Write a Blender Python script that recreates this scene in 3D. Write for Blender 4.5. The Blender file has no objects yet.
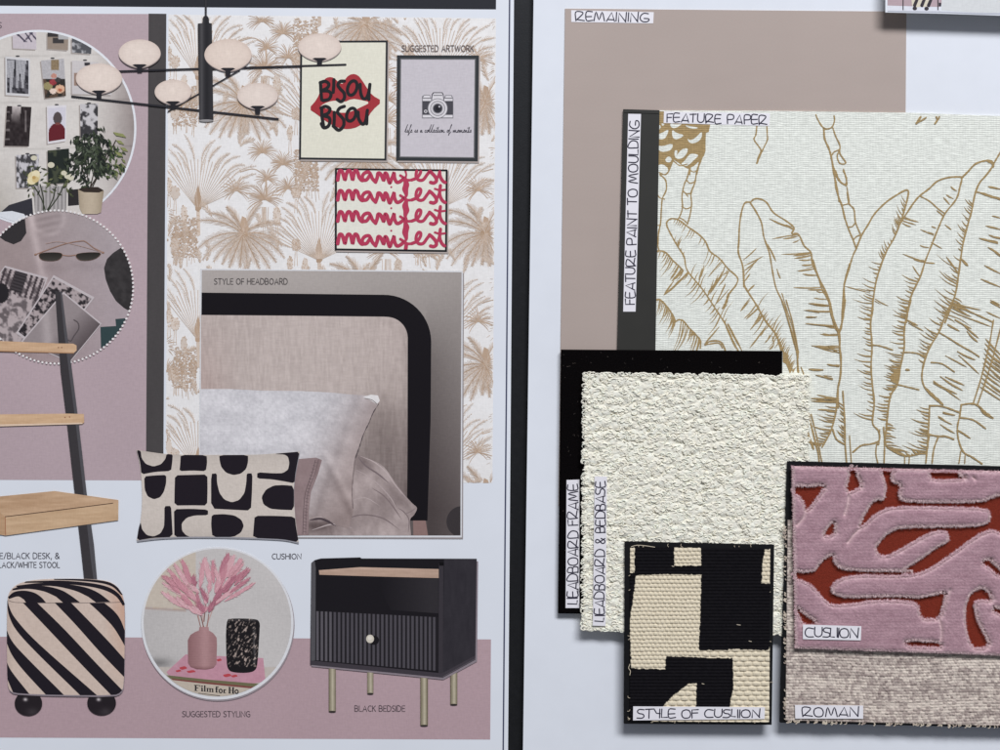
import bpy, math, random
import numpy as np
from mathutils import Vector
from mathutils.geometry import tessellate_polygon

# ------------------------------------------------------------------ camera, world, lamp
S = 0.00075            # metres per photograph pixel on the board surface
D = 1.0                # camera height over the board surface
sc = bpy.context.scene
COLL = sc.collection

cam_d = bpy.data.cameras.new("camera")
cam = bpy.data.objects.new("camera", cam_d)
COLL.objects.link(cam)
cam.location = (0, 0, D)
cam.rotation_euler = (0, 0, 0)
cam_d.sensor_width = 36
cam_d.lens = 36 * D / (1000 * S)
cam_d.clip_start = 0.01
cam_d.clip_end = 50
sc.camera = cam

world = bpy.data.worlds.new("World")
sc.world = world
world.use_nodes = True
bg = world.node_tree.nodes["Background"]
bg.inputs[0].default_value = (0.80, 0.87, 1.06, 1)
bg.inputs[1].default_value = 0.16

def area(name, loc, size, power, color):
    d = bpy.data.lights.new(name, 'AREA')
    d.shape = 'RECTANGLE'
    d.size, d.size_y = size
    d.energy = power
    d.color = color
    o = bpy.data.objects.new(name, d)
    COLL.objects.link(o)
    o.location = loc
    o.rotation_euler = (Vector((0, 0, 0)) - Vector(loc)).to_track_quat('-Z', 'Y').to_euler()
    return o
area("window_light", (1.0, 3.5, 3.1), (3.0, 1.0), 272, (0.925, 0.965, 1.07))

sc.view_settings.view_transform = 'Standard'
sc.view_settings.look = 'None'
sc.view_settings.exposure = 0
sc.view_settings.gamma = 1

# ------------------------------------------------------------------ colour, mapping
LF = np.array([0.868, 0.94, 1.07])
def lin(c):
    c = np.asarray(c, float) / 255.0
    return np.where(c <= 0.04045, c / 12.92, ((c + 0.055) / 1.055) ** 2.4)
def alb(c):
    return np.clip(lin(c) / LF, 0.002, 0.92)
def P(x, y, z=0.0):
    k = S * (D - z) / D
    return ((x - 500) * k, (375 - y) * k, z)

rng = np.random.default_rng(7)
random.seed(7)

def vn(x, y, seed=0):
    """smooth value noise 0..1"""
    x = np.asarray(x, float); y = np.asarray(y, float)
    xi = np.floor(x).astype(np.int64); yi = np.floor(y).astype(np.int64)
    fx = x - xi; fy = y - yi
    fx = fx * fx * (3 - 2 * fx); fy = fy * fy * (3 - 2 * fy)
    def h(a, b):
        n = (a * 374761393 + b * 668265263 + seed * 982451653) & 0x7fffffff
        n = ((n ^ (n >> 13)) * 1274126177) & 0x7fffffff
        n = n ^ (n >> 16)
        return (n & 0xffff) / 65535.0
    return (h(xi, yi) * (1 - fx) + h(xi + 1, yi) * fx) * (1 - fy) + (h(xi, yi + 1) * (1 - fx) + h(xi + 1, yi + 1) * fx) * fy
def fbm(x, y, seed=0, n=3):
    t = 0; a = 1; s = 0
    for k in range(n):
        t = t + a * vn(x * 2 ** k, y * 2 ** k, seed + k * 17); s += a; a *= 0.5
    return t / s
def hrand(a, b, seed=0):
    n = (a.astype(np.int64) * 73856093 ^ b.astype(np.int64) * 19349663 ^ (seed * 83492791)) & 0x7fffffff
    n = ((n ^ (n >> 13)) * 1274126177) & 0x7fffffff
    return ((n ^ (n >> 15)) & 0xffff) / 65535.0
def worley(x, y, seed=0, jit=0.9):
    xi = np.floor(x); yi = np.floor(y)
    best = np.full(np.shape(x), 9.0)
    for dx in (-1, 0, 1):
        for dy in (-1, 0, 1):
            a = xi + dx; b = yi + dy
            px = a + 0.5 + jit * (hrand(a, b, seed) - 0.5); py = b + 0.5 + jit * (hrand(a, b, seed + 5) - 0.5)
            best = np.minimum(best, np.hypot(px - x, py - y))
    return best

# ------------------------------------------------------------------ materials
def new_mat(name):
    m = bpy.data.materials.new(name); m.use_nodes = True
    return m, m.node_tree, m.node_tree.nodes["Principled BSDF"]
def N(nt, t, **kw):
    n = nt.nodes.new(t)
    for k, v in kw.items(): setattr(n, k, v)
    return n
def tex_noise(nt, scale, detail=3, stretch=(1, 1, 1)):
    tc = N(nt, 'ShaderNodeTexCoord'); mp = N(nt, 'ShaderNodeMapping')
    mp.inputs['Scale'].default_value = stretch
    no = N(nt, 'ShaderNodeTexNoise')
    no.inputs['Scale'].default_value = scale; no.inputs['Detail'].default_value = detail
    nt.links.new(tc.outputs['Object'], mp.inputs[0]); nt.links.new(mp.outputs[0], no.inputs['Vector'])
    return no.outputs['Fac']
def ramp(nt, fac, lo, hi, a, b):
    r = N(nt, 'ShaderNodeMapRange')
    r.inputs['From Min'].default_value = lo; r.inputs['From Max'].default_value = hi
    r.inputs['To Min'].default_value = a; r.inputs['To Max'].default_value = b
    nt.links.new(fac, r.inputs['Value'])
    return r.outputs['Result']
def mul_col(nt, colsock, valsock):
    m = N(nt, 'ShaderNodeVectorMath', operation='SCALE')
    nt.links.new(colsock, m.inputs[0]); nt.links.new(valsock, m.inputs['Scale'])
    return m.outputs[0]
def math_n(nt, op, a, b):
    m = N(nt, 'ShaderNodeMath', operation=op)
    for i, v in enumerate((a, b)):
        if isinstance(v, (int, float)): m.inputs[i].default_value = v
        else: nt.links.new(v, m.inputs[i])
    return m.outputs[0]
def surface(name, color=None, rough=0.6, spec=0.3, layers=(), bump=None, sheen=0.0):
    """layers: (scale, stretch, amount) multiply the colour; bump: (scale, stretch, distance)"""
    m, nt, b = new_mat(name)
    b.inputs['Roughness'].default_value = rough
    b.inputs['Specular IOR Level'].default_value = spec
    if sheen:
        b.inputs['Sheen Weight'].default_value = sheen
        b.inputs['Sheen Roughness'].default_value = 0.4
    if color is None:
        a = N(nt, 'ShaderNodeAttribute'); a.attribute_name = 'Col'; cs = a.outputs['Color']
    else:
        c = N(nt, 'ShaderNodeRGB'); c.outputs[0].default_value = (*alb(color), 1); cs = c.outputs[0]
    for (scale, st, amt) in layers:
        f = tex_noise(nt, scale, 3, st)
        cs = mul_col(nt, cs, ramp(nt, f, 0.3, 0.7, 1 - amt, 1 + amt))
    nt.links.new(cs, b.inputs['Base Color'])
    if bump:
        f = tex_noise(nt, bump[0], 3, bump[1])
        bn = N(nt, 'ShaderNodeBump'); bn.inputs['Distance'].default_value = bump[2]; bn.inputs['Strength'].default_value = 1.0
        nt.links.new(f, bn.inputs['Height']); nt.links.new(bn.outputs[0], b.inputs['Normal'])
    return m
W1 = (1, 1, 0.01)
M_ink = surface("printed_ink", None, 0.6, 0.12, layers=((900, (1, 0.25, .01), 0.035), (900, (0.25, 1, .01), 0.035), (14, W1, 0.015)))
M_paper = surface("photo_paper", (219, 227, 240), 0.5, 0.25, layers=((30, W1, 0.012), (8, W1, 0.015)))
M_board = surface("mount_board", (219, 227, 240), 0.7, 0.2, layers=((60, W1, 0.012), (6, W1, 0.02)), bump=(1800, W1, 0.00002))
M_label = surface("label_paper", (227, 229, 240), 0.5, 0.3, layers=((300, W1, 0.02),))
M_pen = surface("pen_ink", (44, 42, 60), 0.5, 0.3, layers=((1500, W1, 0.3),))
M_black = surface("black_card", (14, 14, 16), 0.55, 0.25, layers=((400, W1, 0.25),), bump=(2500, W1, 0.00003))
M_table = surface("black_table", (20, 21, 23), 0.5, 0.3, layers=((200, W1, 0.2),), bump=(700, W1, 0.00005))
M_taupe = surface("taupe_paint", (171, 160, 156), 0.55, 0.25, layers=((9, (1, .5, .01), 0.035), (60, (.3, 1, .01), 0.012), (700, W1, 0.014)), bump=(900, W1, 0.00001))
M_char = surface("charcoal_paint", (46, 46, 43), 0.55, 0.3, layers=((40, W1, 0.05),), bump=(900, W1, 0.00002))
M_pile = surface("velvet_pile", None, 0.85, 0.1, layers=((2200, (0.35, 1, .05), 0.10), (500, W1, 0.08)), bump=(2600, (0.3, 1, .1), 0.0003), sheen=0.45)
M_ground = surface("velvet_ground", (116, 46, 34), 0.9, 0.1, layers=((1600, (1, 1, .05), 0.25), (2600, (.3, 1, .05), 0.2)), bump=(1800, (1, 0.6, .1), 0.0004))
M_velvet = surface("black_velvet", (9, 7, 8), 1.0, 0.05, layers=((900, W1, 0.4),), bump=(1500, W1, 0.0004))
M_yarn = surface("yarn", None, 0.95, 0.08, layers=((1800, W1, 0.06),), bump=(3500, (1, 1, 1), 0.0002))
M_weave = surface("woven_yarn", None, 0.95, 0.08, layers=((2500, (0.3, 1, 1), 0.10),), bump=(4000, (1, 1, 1), 0.0002))

def linen():
    m, nt, b = new_mat("linen_wallpaper")
    b.inputs['Roughness'].default_value = 0.8
    b.inputs['Specular IOR Level'].default_value = 0.15
    a = N(nt, 'ShaderNodeAttribute'); a.attribute_name = 'Col'
    def threads(axis, period, dist):
        tc = N(nt, 'ShaderNodeTexCoord'); w = N(nt, 'ShaderNodeTexWave', wave_type='BANDS', bands_direction=axis)
        w.inputs['Scale'].default_value = 0.314159 / period; w.inputs['Distortion'].default_value = dist
        w.inputs['Detail'].default_value = 2; w.inputs['Detail Scale'].default_value = 1.5
        nt.links.new(tc.outputs['Object'], w.inputs['Vector']); return w.outputs['Fac']
    h = threads('Y', 0.00150, 3.2); v = threads('X', 0.00210, 3.6)
    sl = tex_noise(nt, 1000, 2, (0.16, 0.9, 0.01))     # slubs along the weft
    sv = tex_noise(nt, 1000, 2, (0.8, 0.10, 0.01))
    big = tex_noise(nt, 60, 2, (0.3, 1, 0.01))
    c = mul_col(nt, a.outputs['Color'], ramp(nt, h, 0.0, 1.0, 0.87, 1.06))
    c = mul_col(nt, c, ramp(nt, v, 0.0, 1.0, 0.96, 1.02))
    c = mul_col(nt, c, ramp(nt, sl, 0.35, 0.65, 0.88, 1.09))
    c = mul_col(nt, c, ramp(nt, sv, 0.35, 0.65, 0.96, 1.03))
    c = mul_col(nt, c, ramp(nt, big, 0.3, 0.7, 0.985, 1.015))
    nt.links.new(c, b.inputs['Base Color'])
    hh = math_n(nt, 'ADD', math_n(nt, 'ADD', h, math_n(nt, 'MULTIPLY', v, 0.4)), sl)
    bn = N(nt, 'ShaderNodeBump'); bn.inputs['Distance'].default_value = 0.00010
    nt.links.new(hh, bn.inputs['Height']); nt.links.new(bn.outputs[0], b.inputs['Normal'])
    return m
M_linen = linen()

# ------------------------------------------------------------------ mesh tools
def finish(name, verts, faces, cols, mat, parent=None, smooth=False):
    me = bpy.data.meshes.new(name)
    me.from_pydata(verts, [], faces)
    if cols is not None:
        at = me.color_attributes.new("Col", 'FLOAT_COLOR', 'POINT')
        c = np.ones((len(verts), 4), np.float32); c[:, :3] = cols
        at.data.foreach_set("color", c.ravel())
    me.materials.append(mat)
    if smooth:
        me.polygons.foreach_set("use_smooth", [True] * len(me.polygons))
    me.update()
    o = bpy.data.objects.new(name, me)
    COLL.objects.link(o)
    if parent: o.parent = parent
    return o
def thing(name, label, cat, group=None):
    o = bpy.data.objects.new(name, None); COLL.objects.link(o)
    o.empty_display_size = 0.02
    o['label'] = label; o['category'] = cat
    if group: o['group'] = group
    return o

def catmull(pts, n=6, closed=False):
    pts = [np.array(p, float) for p in pts]
    if len(pts) < 3: return pts
    out = []
    m = len(pts)
    rngi = range(m if closed else m - 1)
    for i in rngi:
        p1 = pts[i]; p2 = pts[(i + 1) % m]
        p0 = pts[(i - 1) % m] if closed or i > 0 else 2 * p1 - p2
        p3 = pts[(i + 2) % m] if closed or i + 2 < m else 2 * p2 - p1
        for k in range(n):
            t = k / n
            out.append(0.5 * ((2 * p1) + (-p0 + p2) * t + (2 * p0 - 5 * p1 + 4 * p2 - p3) * t * t + (-p0 + 3 * p1 - 3 * p2 + p3) * t ** 3))
    if not closed: out.append(pts[-1])
    return out
def chaikin(pts, it=1, q=0.25):
    pts = [np.array(p, float) for p in pts]
    for _ in range(it):
        o = []
        for i in range(len(pts)):
            a, b = pts[i], pts[(i + 1) % len(pts)]
            o += [a + (b - a) * q, b + (a - b) * q]
        pts = o
    return pts
def clip_convex(sub, clip):
    """Sutherland-Hodgman"""
    def area2(p): return sum(p[i][0] * p[(i + 1) % len(p)][1] - p[(i + 1) % len(p)][0] * p[i][1] for i in range(len(p)))
    if area2(clip) < 0: clip = clip[::-1]
    out = [tuple(p) for p in sub]
    for i in range(len(clip)):
        a, b = clip[i], clip[(i + 1) % len(clip)]
        inp, out = out, []
        if not inp: break
        side = lambda p: (b[0] - a[0]) * (p[1] - a[1]) - (b[1] - a[1]) * (p[0] - a[0])
        for j in range(len(inp)):
            p, q = inp[j], inp[(j + 1) % len(inp)]
            sp, sq = side(p), side(q)
            if sp >= 0: out.append(p)
            if (sp >= 0) != (sq >= 0):
                t = sp / (sp - sq); out.append((p[0] + (q[0] - p[0]) * t, p[1] + (q[1] - p[1]) * t))
    return out
def inside(poly, x, y):
    r = np.zeros(np.shape(x), bool); n = len(poly)
    for i in range(n):
        x1, y1 = poly[i]; x2, y2 = poly[(i + 1) % n]
        if y1 == y2: continue
        c = ((y1 > y) != (y2 > y)) & (x < (x2 - x1) * (y - y1) / (y2 - y1) + x1)
        r ^= c
    return r
def nearest(poly, x, y):
    best = np.full(np.shape(x), 1e9); bx = np.array(x, float); by = np.array(y, float)
    for i in range(len(poly)):
        x1, y1 = poly[i]; x2, y2 = poly[(i + 1) % len(poly)]
        dx, dy = x2 - x1, y2 - y1; L = dx * dx + dy * dy + 1e-12
        t = np.clip(((x - x1) * dx + (y - y1) * dy) / L, 0, 1)
        qx, qy = x1 + t * dx, y1 + t * dy; d = np.hypot(x - qx, y - qy)
        m = d < best
        best = np.where(m, d, best); bx = np.where(m, qx, bx); by = np.where(m, qy, by)
    return best, bx, by

LAYER = 6e-5
DZ = 1.5e-6
class Ink:
    """flat printed / drawn shapes gathered into one mesh; coordinates are board pixels"""
    def __init__(s, layer=None, z=None, tf=None, jitter=None, clip=None, dz=DZ):
        s.v = []; s.f = []; s.c = []; s.n = 0; s.dz = dz
        s.z = z if z is not None else layer * LAYER
        s.tf = tf; s.jit = jitter; s.clip = clip
    def nz(s):
        if s.jit: return s.z + random.random() * s.jit
        s.n += 1
        return s.z + s.n * s.dz
    def add(s, pts, faces, col, z=None, zstep=0):
        z = s.nz() if z is None else z
        b = len(s.v)
        for i, p in enumerate(pts):
            if s.tf: p = s.tf(p)
            s.v.append(P(p[0], p[1], z + i * zstep))
        s.f += [tuple(b + k for k in f) for f in faces]
        col = np.asarray(col, float)
        if col.ndim == 1: s.c += [tuple(alb(col))] * len(pts)
        else: s.c += [tuple(r) for r in alb(col)]
    def poly(s, pts, col, smooth=0, cat=False):
        if cat: pts = catmull(pts, 5, True)
        if smooth: pts = chaikin(pts, smooth)
        if s.clip: pts = clip_convex(pts, s.clip)
        if len(pts) < 3: return
        tris = tessellate_polygon([[Vector((p[0], p[1], 0)) for p in pts]])
        s.add(pts, tris, col)
    def ell(s, cx, cy, rx, ry, col, rot=0, n=40, egg=0.0):
        pts = []
        for i in range(n):
            a = 2 * math.pi * i / n
            x, y = rx * math.cos(a), ry * math.sin(a)
            if egg and y > 0: x *= 1 - egg * (y / ry) ** 2
            pts.append((cx + x * math.cos(rot) - y * math.sin(rot), cy + x * math.sin(rot) + y * math.cos(rot)))
        s.poly(pts, col)
    def ring(s, pts, w, col):
        """closed ribbon lying inside the given outline"""
        n = len(pts); c = np.mean(np.array(pts), 0)
        inn = []
        for i in range(n):
            a, b, d = np.array(pts[i - 1], float), np.array(pts[i], float), np.array(pts[(i + 1) % n], float)
            e1 = (b - a) / (np.linalg.norm(b - a) + 1e-9); e2 = (d - b) / (np.linalg.norm(d - b) + 1e-9)
            n1 = np.array([-e1[1], e1[0]]); n2 = np.array([-e2[1], e2[0]])
            m = n1 + n2; m /= (m @ m) / 2 + 1e-9
            if m @ (c - b) < 0: m = -m
            inn.append(b + m * w)
        V = [tuple(p) for p in pts] + [tuple(p) for p in inn]
        s.add(V, [(i, (i + 1) % n, n + (i + 1) % n, n + i) for i in range(n)], col)
    def stroke(s, pts, w, col, taper=(1, 1), smooth=True, n=5, cap=True, wob=0.0):
        P0 = catmull(pts, n) if smooth and len(pts) > 2 else [np.array(p, float) for p in pts]
        # drop doubles
        Q = [P0[0]]
        for p in P0[1:]:
            if np.hypot(*(p - Q[-1])) > 1e-3: Q.append(p)
        if len(Q) < 2: return
        if s.clip:
            cp = s.clip
            x = np.array([q[0] for q in Q]); y = np.array([q[1] for q in Q])
            ok = inside(cp, x, y)
            run = []; runs = []
            for q, k in zip(Q, ok):
                if k: run.append(q)
                elif run: runs.append(run); run = []
            if run: runs.append(run)
        else: runs = [Q]
        for Q in runs:
            if len(Q) < 2: continue
            Q = np.array(Q); m = len(Q)
            T = np.zeros_like(Q); T[1:-1] = Q[2:] - Q[:-2]; T[0] = Q[1] - Q[0]; T[-1] = Q[-1] - Q[-2]
            T /= np.linalg.norm(T, axis=1)[:, None] + 1e-9
            Nn = np.stack([-T[:, 1], T[:, 0]], 1)
            t = np.linspace(0, 1, m)
            ww = w / 2 * np.ones(m)
            ww *= np.minimum(1, taper[0] + (1 - taper[0]) * t * 4) * np.minimum(1, taper[1] + (1 - taper[1]) * (1 - t) * (4 if taper[0] < 1 else 1.6))
            if wob: ww *= 1 + wob * (np.random.default_rng(m).random(m) - 0.5) * 2
            A = Q + Nn * ww[:, None]; B = Q - Nn * ww[:, None]
            V = [tuple(p) for p in A] + [tuple(p) for p in B]
            F = [(i, i + 1, m + i + 1, m + i) for i in range(m - 1)]
            if cap:
                for (e, d, r, ia, ib) in ((Q[0], -T[0], ww[0], 0, m), (Q[-1], T[-1], ww[-1], m - 1, 2 * m - 1)):
                    if r < 0.3: continue
                    nn = np.array([-d[1], d[0]]); b0 = len(V)
                    arc = [e + r * (nn * math.cos(a) + d * math.sin(a)) for a in np.linspace(0, math.pi, 7)]
                    V += [tuple(p) for p in arc]; F.append(tuple(range(b0, b0 + 7)))
            z = s.nz(); b = len(s.v)
            s.add(V, F, col, z)
            # the line climbs a hair along its length, so that where it crosses itself no two faces share a plane
            for i in range(len(V)):
                t_ = (i % m) if i < 2 * m else (-1 if F[-1][0] > i else m)
                s.v[b + i] = (s.v[b + i][0], s.v[b + i][1], z + t_ * 6e-8)
    def raster(s, poly, fn, step=1.0, snap=True):
        """polygon filled with a fine grid whose vertices take fn(x, y) (the tones of a printed photograph)"""
        poly = [tuple(p) for p in poly]
        xs = np.array([p[0] for p in poly]); ys = np.array([p[1] for p in poly])
        nx = int((xs.max() - xs.min()) / step) + 3; ny = int((ys.max() - ys.min()) / step) + 3
        X, Y = np.meshgrid(xs.min() - step + np.arange(nx) * step, ys.min() - step + np.arange(ny) * step)
        cen = inside(poly, X[:-1, :-1] + step / 2, Y[:-1, :-1] + step / 2)
        idx = np.arange(nx * ny).reshape(ny, nx)
        f = np.stack([idx[:-1, :-1][cen], idx[:-1, 1:][cen], idx[1:, 1:][cen], idx[1:, :-1][cen]], 1)
        if not len(f): return
        used = np.unique(f); cnt = np.bincount(f.ravel(), minlength=nx * ny)
        bd = used[cnt[used] < 4]
        xf = X.ravel().copy(); yf = Y.ravel().copy()
        if snap:
            _, bx, by = nearest(poly, xf[bd], yf[bd]); xf[bd] = bx; yf[bd] = by
            for i, (cx_, cy_) in enumerate(poly):          # keep real corners sharp
                a = np.array(poly[i - 1]) - (cx_, cy_); b_ = np.array(poly[(i + 1) % len(poly)]) - (cx_, cy_)
                co = (a @ b_) / (np.linalg.norm(a) * np.linalg.norm(b_) + 1e-9)
                if co > -.8 and len(bd):
                    j = bd[np.argmin(np.hypot(xf[bd] - cx_, yf[bd] - cy_))]; xf[j] = cx_; yf[j] = cy_
        re = -np.ones(nx * ny, int); re[used] = np.arange(len(used))
        s.add(list(zip(xf[used], yf[used])), re[f].tolist(), np.clip(fn(xf[used], yf[used]), 0, 255))
    def build(s, name, parent=None, mat=None, label=None):
        o = finish(name, s.v, s.f, np.array(s.c), mat or M_ink, parent)
        if label: o['label'] = label
        return o

def slab(name, pts, z0, z1, mat, parent=None, colr=None, bev=0.0):
    n = len(pts)
    V = [P(x, y, z1) for x, y in pts]
    cx = sum(v[0] for v in V) / n; cy = sum(v[1] for v in V) / n
    V2 = [(v[0], v[1], z0) for v in V]
    F = [tuple(range(n))[::-1], tuple(range(n, 2 * n))] + [(i, n + i, n + (i + 1) % n, (i + 1) % n) for i in range(n)]
    verts = V + V2
    # make the top face look up
    a = sum(V[i][0] * V[(i + 1) % n][1] - V[(i + 1) % n][0] * V[i][1] for i in range(n))
    if a > 0: F = [f[::-1] for f in F]
    cols = None if colr is None else np.tile(alb(colr), (2 * n, 1))
    o = finish(name, verts, F, cols, mat, parent)
    if bev:
        b = o.modifiers.new('edge', 'BEVEL'); b.width = bev; b.segments = 2
    return o

def field(name, quad, step, zb, hfn, cfn, mat, parent=None, mask=None, skirt=None, smooth=True):
    """height field on a four-cornered swatch; hfn/cfn take board pixels. mask drops faces."""
    q = np.array(quad, float)
    wpx = max(np.hypot(*(q[1] - q[0])), np.hypot(*(q[2] - q[3]))); hpx = max(np.hypot(*(q[3] - q[0])), np.hypot(*(q[2] - q[1])))
    nu = int(wpx / step) + 1; nv = int(hpx / step) + 1
    U, V = np.meshgrid(np.linspace(0, 1, nu), np.linspace(0, 1, nv))
    X = (q[0][0] * (1 - U) + q[1][0] * U) * (1 - V) + (q[3][0] * (1 - U) + q[2][0] * U) * V
    Y = (q[0][1] * (1 - U) + q[1][1] * U) * (1 - V) + (q[3][1] * (1 - U) + q[2][1] * U) * V
    H = hfn(X, Y)
    C = alb(np.clip(cfn(X, Y), 0, 255)).reshape(-1, 3)
    k = S * (D - zb) / D
    verts = np.stack([(X - 500) * k, (375 - Y) * k, zb + H], -1).reshape(-1, 3)
    idx = np.arange(nu * nv).reshape(nv, nu)
    keep = np.ones((nv - 1, nu - 1), bool)
    if mask is not None: keep = mask(X, Y)[:-1, :-1] | mask(X, Y)[1:, 1:]
    f = np.stack([idx[:-1, :-1][keep], idx[1:, :-1][keep], idx[1:, 1:][keep], idx[:-1, 1:][keep]], 1)
    faces = f.tolist(); vl = verts.tolist(); C = C.tolist()
    if skirt is not None:
        ring = list(idx[0, :]) + list(idx[1:, -1]) + list(idx[-1, -2::-1]) + list(idx[-2:0:-1, 0])
        b = len(vl)
        for i in ring: vl.append([vl[i][0], vl[i][1], skirt]); C.append(C[i])
        m = len(ring)
        faces += [(ring[i], ring[(i + 1) % m], b + (i + 1) % m, b + i) for i in range(m)]
    return finish(name, vl, faces, np.array(C), mat, parent, smooth)

# ------------------------------------------------------------------ stroke lettering
FONT = {
 'A': (.66, [[(0,0),(.33,1),(.66,0)],[(.12,.34),(.54,.34)]]),
 'B': (.56, [[(0,0),(0,1),(.3,1),(.46,.9),(.46,.64),(.3,.53),(0,.53)],[(.3,.53),(.52,.42),(.52,.12),(.32,0),(0,0)]]),
 'C': (.56, [[(.56,.94),(.34,1),(.12,.86),(0,.5),(.12,.14),(.34,0),(.56,.06)]]),
 'D': (.62, [[(0,0),(0,1),(.26,1),(.5,.88),(.62,.5),(.5,.12),(.26,0),(0,0)]]),
 'E': (.44, [[(.44,1),(0,1),(0,0),(.44,0)],[(0,.53),(.4,.53)]]),
 'F': (.42, [[(.42,1),(0,1),(0,0)],[(0,.5),(.38,.5)]]),
 'G': (.62, [[(.58,.92),(.36,1),(.12,.86),(0,.5),(.12,.14),(.38,0),(.62,.08),(.62,.48),(.38,.48)]]),
 'H': (.6, [[(0,0),(0,1)],[(.6,0),(.6,1)],[(0,.53),(.6,.53)]]),
 'I': (.02, [[(0,0),(0,1)]]),
 'K': (.52, [[(0,0),(0,1)],[(.5,1),(0,.45)],[(.16,.6),(.52,0)]]),
 'L': (.42, [[(0,1),(0,0),(.42,0)]]),
 'M': (.76, [[(0,0),(0,1),(.38,.1),(.76,1),(.76,0)]]),
 'N': (.62, [[(0,0),(0,1),(.62,0),(.62,1)]]),
 'O': (.7, [[(.35,1),(.12,.88),(0,.5),(.12,.12),(.35,0),(.58,.12),(.7,.5),(.58,.88),(.35,1)]]),
 'P': (.5, [[(0,0),(0,1),(.3,1),(.5,.88),(.5,.6),(.3,.46),(0,.46)]]),
 'R': (.54, [[(0,0),(0,1),(.3,1),(.48,.88),(.48,.64),(.3,.52),(0,.52)],[(.26,.52),(.54,0)]]),
 'S': (.46, [[(.44,.94),(.24,1),(.04,.88),(.06,.64),(.4,.4),(.44,.14),(.22,0),(0,.07)]]),
 'T': (.56, [[(0,1),(.56,1)],[(.28,1),(.28,0)]]),
 'U': (.6, [[(0,1),(0,.3),(.1,.06),(.3,0),(.5,.06),(.6,.3),(.6,1)]]),
 'W': (.9, [[(0,1),(.22,0),(.45,.95),(.68,0),(.9,1)]]),
 'Y': (.56, [[(0,1),(.28,.48),(.56,1)],[(.28,.48),(.28,0)]]),
 '/': (.36, [[(0,-.05),(.36,1.05)]]),
 ',': (.08, [[(.08,.08),(0,-.2)]]),
 '&': (.66, [[(.66,0),(.12,.7),(.14,.92),(.3,1),(.44,.88),(.4,.68),(.06,.4),(.02,.16),(.2,0),(.42,.06),(.62,.4)]]),
 ' ': (.2, []),
}
HAND = {   # an architect's pen capitals
 'A': (.8, [[(0,0),(.5,1),(.8,0)],[(.12,.2),(.74,.17)]]),
 'B': (.66, [[(.05,0),(.02,1),(.5,.98),(.58,.75),(.5,.58),(.06,.55)],[(.4,.56),(.66,.42),(.64,.1),(.45,0),(0,.02)]]),
 'C': (.8, [[(.8,.9),(.3,.98),(.04,.7),(.02,.3),(.25,.03),(.8,.04)]]),
 'D': (.8, [[(.04,0),(.02,1),(.45,.98),(.78,.7),(.8,.35),(.6,.06),(0,0)]]),
 'E': (.66, [[(.62,1),(.03,.97),(.04,0),(.68,.03)],[(.04,.5),(.58,.53)]]),
 'F': (.6, [[(.62,1),(.02,.96),(.04,0)],[(.02,.52),(.52,.54)]]),
 'G': (.86, [[(.8,.96),(.35,1),(.05,.7),(.02,.3),(.3,.02),(.78,.06),(.88,.35),(.4,.4)]]),
 'H': (.66, [[(.04,1),(0,.1),(.4,.06)],[(.64,1),(.66,0)]]),
 'I': (.08, [[(.05,1),(.02,0)]]),
 'K': (.6, [[(0,0),(0,1)],[(.6,1),(0,.4),(.62,0)]]),
 'L': (.56, [[(.03,1),(0,.02),(.56,.04)]]),
 'M': (1.05, [[(0,0),(.2,1),(.5,.12),(.8,1),(1.05,0)]]),
 'N': (.8, [[(.02,0),(.05,1),(.74,0)],[(.74,0),(.8,1.08)]]),
 'O': (.86, [[(.4,1),(.1,.85),(0,.45),(.15,.08),(.45,0),(.75,.1),(.86,.5),(.7,.9),(.4,1)]]),
 'P': (.7, [[(.05,0),(.02,.95),(.55,1),(.7,.8),(.6,.5),(.03,.44)]]),
 'R': (.86, [[(.03,0),(0,.96),(.6,1),(.7,.76),(.1,.1)],[(.1,.14),(.86,.03)]]),
 'S': (.66, [[(.66,.97),(.2,1),(.03,.76),(.2,.55),(.56,.46),(.66,.2),(.45,.02),(0,.04)]]),
 'T': (.7, [[(0,.96),(.7,1)],[(.36,.97),(.34,0)]]),
 'U': (.72, [[(.02,1),(0,.3),(.2,.02),(.5,.03),(.7,.3),(.72,1)]]),
 'Y': (.6, [[(0,1),(.25,.5),(.6,.46)],[(.6,1),(.58,0)]]),
 '&': (.6, [[(.6,0),(.1,.7),(.2,.98),(.45,.9),(.4,.62),(.04,.3),(.12,.03),(.4,.02),(.6,.4)]]),
 ' ': (.36, []),
}
def text_layout(font, s, gap):
    x = 0; out = []
    for ch in s:
        w, st = font[ch]
        out += [[(x + a, b) for a, b in p] for p in st]
        x += w + gap
    return out, x - gap
def caption(parent, s, x0, x1, base, cap, layer, col=(78, 78, 88), w=0.75, slope=0.0, z=None):
    st, W = text_layout(FONT, s, .2)
    k = (x1 - x0) / W
    ink = Ink(layer, z=z)
    for p in st:
        ink.stroke([(x0 + a * k, base - b * cap + slope * (a * k)) for a, b in p], w, col, n=3, smooth=len(p) > 4)
    return ink.build('caption', parent)
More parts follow.
